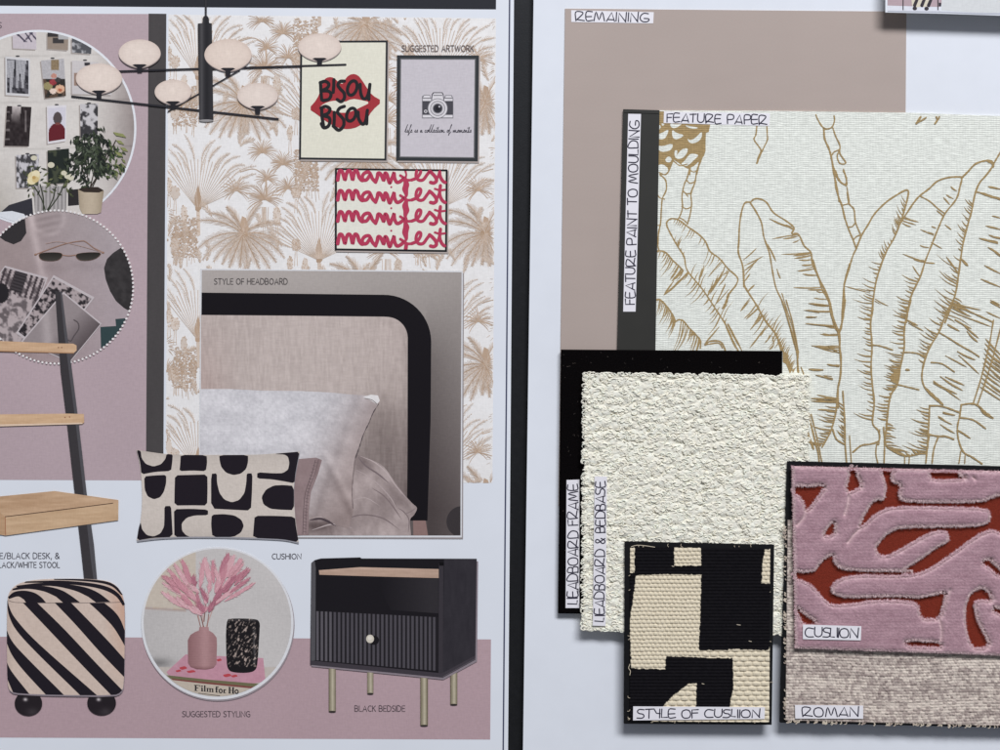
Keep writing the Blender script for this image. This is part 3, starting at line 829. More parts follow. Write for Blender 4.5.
# ------------------------------------------------ striped stool
def stool():
    body = [(7.2, 603), (8.2, 594), (13, 587), (22, 582), (38, 579.4), (62, 578.6), (92, 579), (108, 581), (117, 586), (122.4, 594), (124.6, 604), (124.8, 640), (124, 686), (121, 692.4), (114, 695.4), (60, 695), (20, 693.6), (10, 691.6), (7.4, 684), (6.8, 640)]
    body = chaikin(body, 1)
    root = Ink(15)
    root.poly([(p[0] + .4, p[1] + 1.6) for p in body], (140, 132, 142))
    root.raster(body, lambda x, y: np.array([206, 190, 181])[None] + (fbm(x / 2, y / 2, 6)[:, None] - .5) * 12 + (np.clip((x - 104) / 20, 0, 1) * np.clip((690 - y) / 80, 0, 1))[:, None] * np.array([-4, -22, -30]) - np.clip((14 - x) / 8, 0, 1)[:, None] * 14, 1.2)
    b = root.build('upholstered_body')
    e = bpy.data.objects.new('striped_stool_picture', None); COLL.objects.link(e); e.parent = LB; b.parent = e
    blk = (34, 30, 38)
    # body is convex enough to clip against its hull
    k = Ink(16)
    def st(up, lo): k.poly(clip_convex(catmull(up, 5) + catmull(lo, 5)[::-1], body), blk)
    st([(104, 602.6), (114, 611), (120.6, 620), (126, 634)], [(88.7, 602.6), (100, 613), (114, 628), (126, 648)])
    st([(71, 602.6), (90, 622), (110, 643), (126, 661)], [(54.6, 602.6), (76, 625), (100, 652), (126, 679)])
    st([(37, 602.6), (64, 629), (96, 663), (126, 694)], [(22.8, 602.6), (48, 629), (82, 665), (114, 698)])
    st([(7, 597), (9.6, 608), (17, 620.6), (40, 645), (99, 697)], [(7, 603), (9.2, 616), (17, 631), (38, 654), (82, 697)])
    st([(6, 628), (12, 641), (26, 657), (66, 697)], [(6, 641), (12, 655), (24, 671), (48, 697)])
    st([(6, 660), (12, 672), (31, 696)], [(6, 675), (9, 683), (15, 697)])
    # top
    k.poly(catmull([(8, 597), (14, 592), (24, 590.6), (34, 592.6), (41, 597), (46, 602.6)], 4) + [(26, 602.6)] + catmull([(24, 599.6), (18, 596.4), (9, 599)], 4), blk)
    k.poly(catmull([(13, 588.6), (24, 586), (44, 586), (60, 589.6), (70, 595), (80, 602.4)], 4) + [(63, 602.6)] + catmull([(56, 596.6), (44, 591.4), (28, 588.8), (12, 590.4)], 4), blk)
    k.poly(catmull([(17, 585.6), (40, 583), (62, 583.6), (84, 587), (98, 592.6), (110.6, 602)], 4) + [(96, 602.4)] + catmull([(88, 596.6), (74, 590.4), (50, 585.8), (16, 587.2)], 4), blk)
    k.poly(catmull([(26, 581.4), (60, 580.6), (90, 583), (108, 587), (119, 594), (125, 604)], 4) + catmull([(123, 606), (116, 596.4), (104, 590), (84, 585.8), (50, 583), (24, 582.8)], 4), blk)
    k.poly(catmull([(54, 578.8), (80, 579), (104, 581), (116, 586), (123, 595)], 4) + catmull([(121, 594.6), (112, 586.4), (98, 582.6), (76, 580.6), (54, 579.8)], 4), blk)
    k.build('dark_stripes', b)
    k = Ink(16); k.stroke([(8, 600.4), (24, 602.8), (110, 602.6), (124, 601)], .5, (120, 108, 108), n=4, cap=False); k.build('seam', b)
    for (x, y, rx) in ((28.4, 703.4, 13.8), (101.6, 703, 14.4)):
        k = Ink(14)
        k.raster(circ(x, y, 1, 30) and [(x + rx * math.cos(a), y + 12.4 * math.sin(a)) for a in np.linspace(0, 2 * math.pi, 40, endpoint=False)],
                 lambda X, Y: np.array([38, 33, 38])[None] + (np.exp(-((X - x + 3) / 2) ** 2 - ((Y - 699.5) / 1.6) ** 2) * 170)[:, None] + (np.exp(-((X - x - 4) / 6) ** 2 - ((Y - 712) / 4) ** 2) * 22)[:, None], .8)
        k.build('ball_foot', e)
stool()

# ------------------------------------------------ pendant lamp
def pendant():
    e = bpy.data.objects.new('pendant_lamp_picture', None); COLL.objects.link(e); e.parent = LB
    dk = (44, 44, 50)
    k = Ink(14); k.stroke([(205.8, -30), (205.8, 18)], 2, (52, 52, 58), smooth=False, cap=False); k.build('cord', e)
    for (a, b2, w) in (((114.5, 71.4), (201, 68.6), 1.7), ((212, 68.8), (345.6, 64.6), 1.9), ((72, 96.4), (278, 119), 1.9), ((168, 111.4), (240, 70), 1.2)):
        k = Ink(14); k.stroke([a, b2], w, dk, smooth=False); k.build('arm', e)
    def tube(x, y):
        t = (x - 198) / 15
        return np.array([50, 50, 54])[None] + (np.exp(-((t - .24) / .12) ** 2) * 26 - np.exp(-((t - .6) / .14) ** 2) * 10)[:, None]
    k = Ink(15); k.raster([(202.4, 23), (202.8, 18), (204, 16), (207.4, 16), (208.8, 18), (209.2, 23), (211.8, 23.4), (213.4, 120.4), (206, 121.4), (199.2, 120.2), (197.8, 23.6)], tube, .8)
    k.ell(206.3, 120.6, 7.2, 1.2, (150, 150, 154), n=24); k.build('stem', e)
    for (cx, cy, rx, ry, tone) in ((139.6, 53.4, 21, 14, 0), (99, 78.6, 23.2, 15, 0), (173, 92, 18.4, 12.4, -2), (228, 55, 23.6, 16, -6), (257.6, 96, 20.4, 13, 2), (319.6, 47.2, 21.6, 13.8, 0)):
        def sh(x, y, cx=cx, cy=cy, rx=rx, ry=ry, tone=tone):
            r2 = ((x - cx) / rx) ** 2 + ((y - cy) / ry) ** 2
            return (np.array([223, 212, 206]) + np.array([0, tone * .3, tone * .6]))[None] - (np.clip(r2, 0, 1.1) ** 3)[:, None] * np.array([14, 16, 16]) + (np.exp(-((x - cx) / 2.4) ** 2 - ((y - cy + 2) / 3) ** 2) * 8)[:, None] + (fbm(x / 3, y / 3, 8)[:, None] - .5) * 6
        pts = []
        for i in range(48):
            a = 2 * math.pi * i / 48; x, y = math.cos(a), math.sin(a)
            if y > 0: x *= 1 - .16 * y * y
            pts.append((cx + rx * x, cy + ry * y))
        k = Ink(16)
        k.poly([(p[0] + .2, p[1] + 1.0) for p in pts], (150, 140, 140))
        k.raster(pts, sh, 1.0)
        s_ = k.build('lamp_shade', e)
        k = Ink(17); b2 = cy + ry
        k.poly([(cx - 7.4, b2 - 2.2), (cx - 5, b2 - 3.2), (cx + 5, b2 - 3.2), (cx + 7.4, b2 - 2.2), (cx + 4.4, b2 - .8), (cx + 2.6, b2 + 0), (cx + 2.4, b2 + 5), (cx - 2.4, b2 + 5), (cx - 2.6, b2), (cx - 4.4, b2 - .8)], (40, 40, 46))
        k.build('fitting', s_)
pendant()

# ------------------------------------------------ framed artwork pictures
def frame_print(name, outer, w, inner_col, fcol, layer=10):
    e = bpy.data.objects.new(name, None); COLL.objects.link(e); e.parent = LB
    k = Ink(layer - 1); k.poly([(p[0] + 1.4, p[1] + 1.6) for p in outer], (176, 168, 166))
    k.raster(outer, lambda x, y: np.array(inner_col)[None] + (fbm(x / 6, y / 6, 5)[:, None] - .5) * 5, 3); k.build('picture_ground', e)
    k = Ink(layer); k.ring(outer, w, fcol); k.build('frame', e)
    return e
def Z(sx, ox, oy): return lambda p: (p[0] / sx + ox, p[1] / sx + oy)
def lips():
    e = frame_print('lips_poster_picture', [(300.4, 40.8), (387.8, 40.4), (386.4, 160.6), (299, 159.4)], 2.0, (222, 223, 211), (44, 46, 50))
    tf = Z(5.555, 290, 30)
    k = Ink(11, tf=tf)
    k.poly(chaikin([(103, 438), (150, 385), (172, 330), (188, 275), (215, 260), (245, 265), (275, 296), (296, 300), (312, 262), (345, 242), (378, 250), (405, 285), (425, 318), (455, 362), (514, 395), (455, 448), (425, 500), (380, 538), (325, 552), (270, 545), (205, 512), (150, 468)], 1), (160, 54, 62))
    k.poly(chaikin([(163, 430), (190, 408), (230, 394), (275, 392), (300, 402), (345, 382), (390, 388), (448, 402), (395, 428), (345, 452), (295, 462), (250, 452), (205, 436)], 1), (222, 223, 211)); k.build('lips', e)
    k = Ink(12, tf=tf); w = 18.5; c = (38, 38, 42)
    for p in ([(170, 292), (172, 340), (176, 388)], [(168, 292), (195, 285), (216, 300), (206, 322), (178, 336)], [(178, 338), (214, 340), (228, 358), (216, 384), (184, 392)], [(244, 276), (243, 310), (240, 346)],
              [(302, 284), (278, 286), (266, 306), (280, 328), (300, 350), (302, 378), (284, 398), (262, 386)], [(390, 302), (392, 345), (404, 378), (424, 378), (438, 344), (444, 302)], [(440, 330), (438, 386)],
              [(176, 436), (178, 480), (186, 530)], [(172, 434), (198, 424), (222, 438), (212, 462), (184, 474)], [(184, 476), (216, 486), (222, 508), (212, 534), (188, 542), (174, 520)], [(246, 458), (246, 492), (244, 526)],
              [(302, 424), (276, 434), (264, 456), (280, 476), (298, 500), (296, 534), (270, 556), (240, 532)], [(378, 456), (382, 494), (402, 522), (420, 506), (430, 446)], [(428, 470), (426, 520)]):
        k.stroke(p, w, c, n=5)
    for (cx, cy, rx, ry) in ((346, 322, 27, 40), (340, 470, 26, 36)):
        k.stroke([(cx + rx * math.cos(a + .3), cy + ry * math.sin(a)) for a in np.linspace(-1.6, 4.8, 15)], w, c, n=3)
    k.build('brush_lettering', e)
lips()
def camera_art():
    e = frame_print('camera_poster_picture', [(397, 55.2), (479, 55.4), (477.8, 161.4), (396.2, 160.6)], 3.2, (197, 195, 205), (52, 56, 60))
    k = Ink(11); k.ring([(400.2, 58.4), (475.8, 58.6), (474.6, 158.2), (399.4, 157.4)], 1.0, (110, 112, 116)); k.build('inner_edge', e)
    tf = Z(5.556, 390, 30); k = Ink(11, tf=tf); g = (74, 74, 82); wt = (214, 214, 222); md = (128, 128, 136)
    k.poly([(178, 378), (352, 378), (352, 490), (178, 490)], md)
    k.poly([(182, 382), (348, 382), (348, 394), (182, 394)], wt); k.poly([(182, 472), (348, 472), (348, 486), (182, 486)], wt)
    k.poly([(180, 395), (350, 395), (350, 471), (180, 471)], g)
    k.poly([(178, 378), (178, 368), (190, 360), (222, 360), (228, 378)], md); k.poly([(184, 376), (190, 364), (220, 364), (224, 376)], wt)
    k.poly([(302, 378), (306, 362), (344, 362), (350, 378)], md); k.poly([(308, 376), (310, 366), (340, 366), (344, 376)], wt)
    k.poly([(228, 394), (232, 356), (240, 346), (292, 346), (298, 358), (302, 394)], g); k.poly([(233, 390), (237, 360), (244, 351), (288, 351), (293, 360), (297, 390)], wt)
    k.poly([(240, 366), (290, 366), (291, 360), (240, 360)], md)
    for (r_, cc) in ((56, md), (52, wt), (42, md), (38, (200, 200, 208)), (28, md), (24, (52, 52, 60)), (12, (36, 36, 42))): k.ell(265, 436, r_, r_, cc)
    k.ell(274, 426, 5, 5, (190, 190, 200)); k.ell(198, 452, 9, 9, wt); k.ell(198, 452, 5, 5, g)
    k.build('camera_drawing', e)
    # script line: life is a collection of moments
    low = {'l': (.42, [(0, .1), (.25, 1.5), (.32, 1.7), (.22, 1.2), (.15, .1), (.42, .15)]), 'i': (.3, [(0, .1), (.12, .6), (.1, .05), (.3, .15)]), 'f': (.4, [(0, .1), (.3, 1.6), (.2, 1.5), (.05, -.6), (.15, -.3), (.4, .2)]),
           'e': (.36, [(0, .1), (.22, .5), (.1, .55), (.08, .05), (.36, .15)]), 's': (.34, [(0, .1), (.2, .6), (.22, .1), (.1, .02), (.34, .15)]), 'a': (.46, [(.25, .5), (.05, .4), (.08, .03), (.28, .5), (.26, .03), (.46, .15)]),
           'c': (.36, [(.26, .5), (.08, .45), (.08, .05), (.36, .15)]), 'o': (.4, [(.2, .55), (.04, .3), (.14, 0), (.26, .3), (.2, .55), (.4, .45)]), 't': (.34, [(0, .1), (.18, 1.2), (.1, .05), (.34, .15)]),
           'n': (.52, [(0, .5), (.04, 0), (.2, .55), (.28, .02), (.52, .15)]), 'm': (.78, [(0, .5), (.04, 0), (.2, .55), (.26, .03), (.42, .55), (.5, .02), (.78, .15)]), ' ': (.42, None)}
    s = "life is a collection of moments"; W = sum(low[c_][0] for c_ in s); kx = 66.5 / W; x = 404.6; k = Ink(11)
    for c_ in s:
        w_, p = low[c_]
        if p: k.stroke([(x + a * kx * 1.15 + b2 * .8, 132.4 - b2 * 4.6) for a, b2 in p], .62, (78, 76, 86), n=4, cap=False)
        if c_ == 't': k.stroke([(x - .3, 128), (x + 2.4, 127.6)], .5, (78, 76, 86), smooth=False, cap=False)
        x += w_ * kx
    k.build('script_lettering', e)
camera_art()
def manifest():
    e = frame_print('word_poster_picture', [(335, 168), (447.7, 169.4), (447, 252), (334.8, 250.4)], 2.0, (224, 226, 219), (30, 32, 36))
    clip = [(337.2, 170.2), (445.6, 171.4), (444.9, 249.9), (336.9, 248.3)]
    tfz = Z(7.5, 325, 160)
    c = (178, 62, 92)
    k = Ink(10.5, clip=clip)
    rows = (-150, 0, 158, 327)
    for dy in rows:
        for p, w in (([(96, 300), (102, 262), (110, 232), (128, 236), (140, 270), (150, 298), (158, 262), (172, 232), (190, 236), (200, 270), (208, 298), (216, 258), (226, 230), (244, 240), (256, 278), (276, 302), (292, 300)], 21),
                     ([(346, 266), (330, 242), (300, 246), (280, 272), (286, 298), (312, 298), (334, 268), (344, 262), (356, 290), (380, 316)], 20),
                     ([(380, 312), (392, 280), (398, 250), (414, 252), (430, 280), (440, 302), (446, 272), (452, 248), (466, 262), (476, 300), (486, 322), (496, 300)], 21),
                     ([(496, 300), (512, 262), (518, 246), (522, 284), (538, 316), (562, 312), (590, 290)], 20),
                     ([(565, 266), (590, 282), (618, 300), (650, 300)], 15),
                     ([(650, 300), (690, 282), (714, 250), (718, 222), (702, 216), (686, 240), (684, 276), (704, 300), (736, 298), (764, 262), (784, 236)], 18),
                     ([(784, 234), (804, 250), (828, 278), (836, 306), (816, 322), (792, 318)], 20),
                     ([(838, 296), (856, 250), (866, 196)], 15), ([(866, 192), (860, 250), (872, 290), (892, 314), (915, 322)], 19), ([(824, 216), (862, 226), (908, 222)], 12)):
            k.stroke([tfz((x, y + dy)) for x, y in p], w / 5.6, c, n=5)
        k.poly([tfz((x, y + dy)) for x, y in circ(497, 203, 7.5, 14)], c)
    col = []
    for j, (y0, w) in enumerate(((-80, 12), (0, 12), (70, 18), (110, 14), (136, 24), (180, 44), (220, 46), (262, 26), (286, 20), (300, 24), (340, 46), (380, 46), (420, 26), (444, 20), (460, 24), (500, 46), (545, 46), (590, 26), (612, 20), (630, 28), (690, 30))):
        col.append((604 + (6 if j % 2 else -2), y0, w))
    L_ = [tfz((x - w / 2, y)) for x, y, w in col]; R_ = [tfz((x + w / 2, y)) for x, y, w in col]
    k.poly(catmull(L_, 4) + catmull(R_, 4)[::-1], c)
    k.build('handwritten_lettering', e)
manifest()

# ------------------------------------------------ headboard photograph
def headboard():
    root = Ink(6)
    root.poly([(202, 270.4), (464, 273), (463, 539), (202, 538)], (150, 146, 150))
    root.poly([(200.4, 268.6), (462.8, 270.8), (461.8, 537.4), (198.4, 537)], (214, 218, 226))
    def wall(x, y):
        t = np.clip((y - 280) / 230, 0, 1)[:, None]; u = np.clip((x - 431) / 30, 0, 1)[:, None]
        c = np.array([168, 163, 162])[None] * (1 - t) + np.array([92, 85, 86])[None] * t
        c = c - (1 - u) * (y > 300)[:, None] * 22 * np.clip((y[:, None] - 300) / 60, 0, 1) * (x > 425)[:, None]
        c = c + (fbm(x / 50, y / 50, 4)[:, None] - .5) * 8 - np.clip((x[:, None] - 300) / 160, 0, 1) * 12 * (1 - t) + 4
        return c
    root.raster([(201.8, 270), (461.6, 272.2), (460.4, 535.6), (199.8, 535.4)], wall, 3)
    g = root.build('headboard_photograph', LB)
    k = Ink(7); k.poly(clip_convex(circ(462, 521.6, 15.5, 40), [(400, 400), (460.5, 400), (460.5, 535), (400, 535)]), (58, 54, 57)); k.build('side_table', g)
    # black frame
    k = Ink(7)
    outer = [(201.6, 292.6), (300, 293.8), (384, 294.8)] + [(384 + 47.2 * math.sin(a), 342 - 47.2 * math.cos(a)) for a in np.linspace(.1, math.pi / 2, 14)] + [(430.6, 420), (427.4, 520.6)]
    inner = [(407, 520.6), (407.6, 440), (407.8, 337)] + [(386.6 + 21.2 * math.sin(a), 338 - 21.2 * math.cos(a)) for a in np.linspace(math.pi / 2 - .05, .1, 10)] + [(384, 316.6), (300, 315.8), (201.4, 315)]
    k.poly(outer + inner, (22, 19, 24)); k.poly([(413, 520.6), (425.6, 520.6), (428, 535.4), (413.4, 535.4)], (140, 116, 114)); k.build('headboard_frame', g)
    def fab(x, y):
        t = np.clip((y - 316) / 80, 0, 2.6)[:, None]
        c = np.array([182, 171, 169])[None] + np.zeros((len(x), 1)); l = np.exp(-((x - 300) / 90) ** 2)[:, None]
        c = c + l * np.array([8, 9, 9]) - np.clip((240 - x) / 50, 0, 1)[:, None] * t * np.array([3, 11, 12]) - np.clip((y - 390) / 110, 0, 1)[:, None] * np.array([62, 62, 60]) - np.clip((x - 400) / 8, 0, 1)[:, None] * 16
        c = c - np.exp(-((x - 384) / 20) ** 2 - ((y - 430) / 40) ** 2)[:, None] * 26
        return c + (vn(x / 1.1, y / 9, 6)[:, None] - .5) * 16 + (vn(x / 7, y / 1.1, 16)[:, None] - .5) * 8
    k = Ink(7); k.raster([(201, 315), (300, 315.8), (384, 316.8)] + [(386.6 + 21 * math.sin(a), 338 - 21 * math.cos(a)) for a in np.linspace(.1, math.pi / 2, 10)] + [(407.4, 520), (407, 530), (200.6, 530)], fab, 1.2)
    k.build('headboard_panel', g)
    # bedding
    def duv(x, y):
        c = np.array([160, 148, 149])[None] + np.zeros((len(x), 1))
        f = np.sin((x - 300) * .05 + (y - 455) * .11 + 2 * fbm(x / 22, y / 22, 3)) * 14 + (fbm(x / 8, y / 12, 9) - .5) * 44 + (vn(x / 1.3, y / 1.3, 12) - .5) * 9
        c = c + f[:, None] + np.clip((395 - x) / 60, -1, 1)[:, None] * 6 - np.exp(-((y - 525) / 6) ** 2 - ((x - 318) / 16) ** 2)[:, None] * 60
        c = c - np.exp(-(((x - 366) - (y - 462) * .9) / 5) ** 2)[:, None] * 16
        return c
    k = Ink(8); k.raster(catmull([(300, 536), (300, 505), (330, 480), (350, 456), (358, 455), (372, 460), (384, 467), (394, 481), (404, 494), (412, 503), (417, 508), (414, 515), (410, 520), (411, 534)], 3) + [(411, 535.4), (300, 535.4)], duv, 1.2)
    r_ = random.Random(6)
    for pts, w_, cc in (([(358, 457), (366, 466), (378, 474), (390, 484)], 1.6, (120, 108, 112)), ([(360, 456), (374, 462), (386, 472), (396, 486), (408, 500)], .9, (188, 176, 178)), ([(356, 470), (368, 476), (380, 486), (392, 500), (398, 514)], 1.0, (176, 164, 166)),
                        ([(372, 488), (384, 496), (394, 508), (402, 520)], 1.2, (128, 115, 118)), ([(340, 522), (360, 515), (382, 518), (400, 530)], 1.3, (126, 114, 117)), ([(312, 530), (334, 524), (352, 528)], 1.2, (182, 172, 174)), ([(398, 508), (404, 512), (409, 520), (408, 534)], 1.0, (124, 112, 116)),
                        ([(416, 508), (410, 512), (404, 514)], .9, (134, 122, 124)), ([(352, 500), (366, 498), (380, 506)], .8, (180, 168, 170)), ([(310, 520), (322, 519), (336, 526)], 2.2, (78, 68, 74))):
        k.stroke(pts, w_, cc, (.3, .1), n=6)
    k.build('duvet', g)
    def pil(x, y):
        t = 1 / (1 + np.exp(-((x - 338) + (y - 440) * .55) / 14))
        c = np.array([208, 209, 217])[None] * (1 - t)[:, None] + np.array([168, 154, 154])[None] * t[:, None]
        n = vn(x / 1.2, y / 1.2, 66) * .5 + vn(x / 2.6, y / 2.2, 67) * .5
        c = c - np.exp(-(((x - 352) + (y - 415) * .35 + 4 * fbm(x / 9, y / 9, 5)) / 4) ** 2)[:, None] * 13 - np.exp(-(((x - 334) - (y - 480) * .5) / 4) ** 2)[:, None] * (y > 455)[:, None] * 16 + np.exp(-(((x - 341) - (y - 480) * .5) / 4) ** 2)[:, None] * (y > 450)[:, None] * 12
        return c + (n[:, None] - .5) * (22 * (1 - t)[:, None] + 8) + (fbm(x / 14, y / 11, 70)[:, None] - .5) * 30 - np.clip((y - 470) / 60, 0, 1)[:, None] * 16
    k = Ink(9); k.raster([(200.8, 389), (230, 389), (262, 390.6), (300, 391), (330, 392.4), (352, 394.6), (366, 395.4), (376, 395.4), (379.6, 400), (378.6, 404.6), (372, 414), (368, 424), (362, 438), (358, 450), (354, 462), (352, 480), (352.6, 498), (353.6, 510), (349, 528), (338, 526), (322, 516), (306, 517), (298, 518), (290, 500), (280, 470), (200, 470)], pil, 1.1)
    k.stroke([(378.6, 404), (373, 413), (369, 423), (364, 433), (359, 448), (355, 459)], .8, (92, 84, 88), wob=.8)
    k.stroke([(355, 460), (353, 478), (352, 492), (353, 508)], 1.0, (128, 116, 118), wob=.5)
    k.poly([(363, 397), (371, 394.6), (378, 395.4), (379.8, 400.6), (377, 404.4), (370, 400)], (224, 224, 228))
    k.stroke([(365, 398.4), (372, 400), (377, 404)], .7, (120, 112, 114)); k.build('pillow', g)
    def mv(x, y): return np.array([146, 128, 131])[None] + (fbm(x / 5, y / 8, 34)[:, None] - .5) * 18 - np.exp(-((x - (318.6 - (y - 460) * .13)) / 2) ** 2)[:, None] * 14
    k = Ink(10); k.raster([(286, 462), (298, 459), (316, 457.6), (322, 460), (318, 474), (311, 492), (309, 510), (308.4, 535), (286, 536)], mv, 1.1)
    k.stroke([(315.4, 460), (311.8, 474), (305.6, 492), (303.6, 510), (302.8, 534)], .7, (104, 90, 94)); k.stroke([(318.4, 460), (314.8, 474), (308.2, 492), (306.4, 510), (305.6, 534)], .6, (112, 98, 102))
    for i in range(22): y_ = 462 + i * 3.3; x_ = 316.6 - 13 * (1 - math.exp(-(y_ - 460) / 30)); k.stroke([(x_ - 1.6, y_), (x_ + 1.6, y_ + .8)], .5, (108, 94, 98), smooth=False, cap=False)
    k.build('mauve_pillow', g)
headboard()

# ------------------------------------------------ patterned cushion picture
def cushion_pic():
    tf = Z(4.545, 120, 430); f = lambda pts: [tf(p) for p in pts]
    k = Ink(12)
    out = catmull(f([(75, 90), (200, 108), (330, 113), (460, 113), (620, 112), (740, 104), (817, 98)]), 5) + catmull(f([(817, 98), (800, 180), (790, 270), (794, 370), (803, 450), (812, 510)]), 5) + \
        catmull(f([(812, 510), (740, 496), (600, 489), (440, 485), (300, 485), (180, 490), (75, 502)]), 5) + catmull(f([(75, 502), (92, 420), (100, 330), (98, 240), (90, 160), (75, 90)]), 5)
    k.poly([(p[0] + .3, p[1] + 1.6) for p in out], (150, 152, 162))
    k.raster(out, lambda x, y: np.array([205, 198, 193])[None] + (vn(x / 1.2, y / 1.2, 7)[:, None] - .5) * 10 - np.clip(np.abs(y - 496) / 44, 0, 1)[:, None] ** 4 * 16, 1.2)
    c = k.build('patterned_cushion_picture', LB)
    k = Ink(13); bk = (33, 28, 36)
    for sh in ([(76, 91), (94, 95), (98, 128), (118, 155), (152, 166), (186, 156), (206, 132), (212, 109), (240, 111), (237, 150), (232, 186), (160, 190), (97, 202), (92, 150)],
               [(276, 113), (394, 114), (396, 150), (390, 187), (330, 184), (270, 187), (274, 150)],
               [(451, 114), (582, 113), (582, 145), (574, 176), (550, 198), (516, 205), (482, 194), (460, 168), (453, 140)],
               [(700, 109), (760, 103), (816, 98), (804, 160), (797, 200), (793, 242), (740, 232), (690, 224), (623, 220), (624, 192), (700, 197), (740, 196), (764, 180), (770, 150), (764, 122), (748, 111)],
               [(110, 211), (160, 206), (210, 204), (210, 240), (200, 280), (182, 306), (154, 315), (126, 302), (112, 270)],
               [(250, 206), (320, 204), (397, 202), (398, 270), (396, 343), (330, 342), (247, 343), (248, 270)],
               [(414, 199), (440, 197), (441, 240), (452, 286), (474, 316), (508, 329), (542, 318), (566, 286), (574, 240), (576, 197), (602, 197), (600, 280), (595, 366), (510, 362), (414, 357)],
               [(790, 254), (740, 250), (700, 252), (664, 270), (643, 304), (652, 338), (684, 358), (730, 362), (791, 364)],
               [(202, 346), (232, 345), (236, 410), (240, 486), (150, 490), (76, 502), (86, 440), (94, 420), (100, 452), (122, 478), (154, 484), (184, 470), (200, 440), (202, 400)],
               [(245, 360), (320, 358), (400, 362), (400, 387), (340, 388), (304, 398), (280, 424), (282, 458), (300, 478), (318, 485), (248, 486), (243, 430)],
               [(417, 385), (470, 382), (520, 388), (552, 408), (563, 436), (550, 466), (516, 486), (420, 486), (414, 430)],
               [(612, 390), (700, 390), (795, 394), (800, 440), (812, 510), (740, 496), (604, 490), (608, 440)]):
        p = f(sh); p = chaikin(p, 1, .16); k.poly(p, bk)
    k.poly(f([(232, 345), (245, 345), (247, 486), (240, 486)]), (205, 198, 193))
    k.build('black_shapes', c)
cushion_pic()

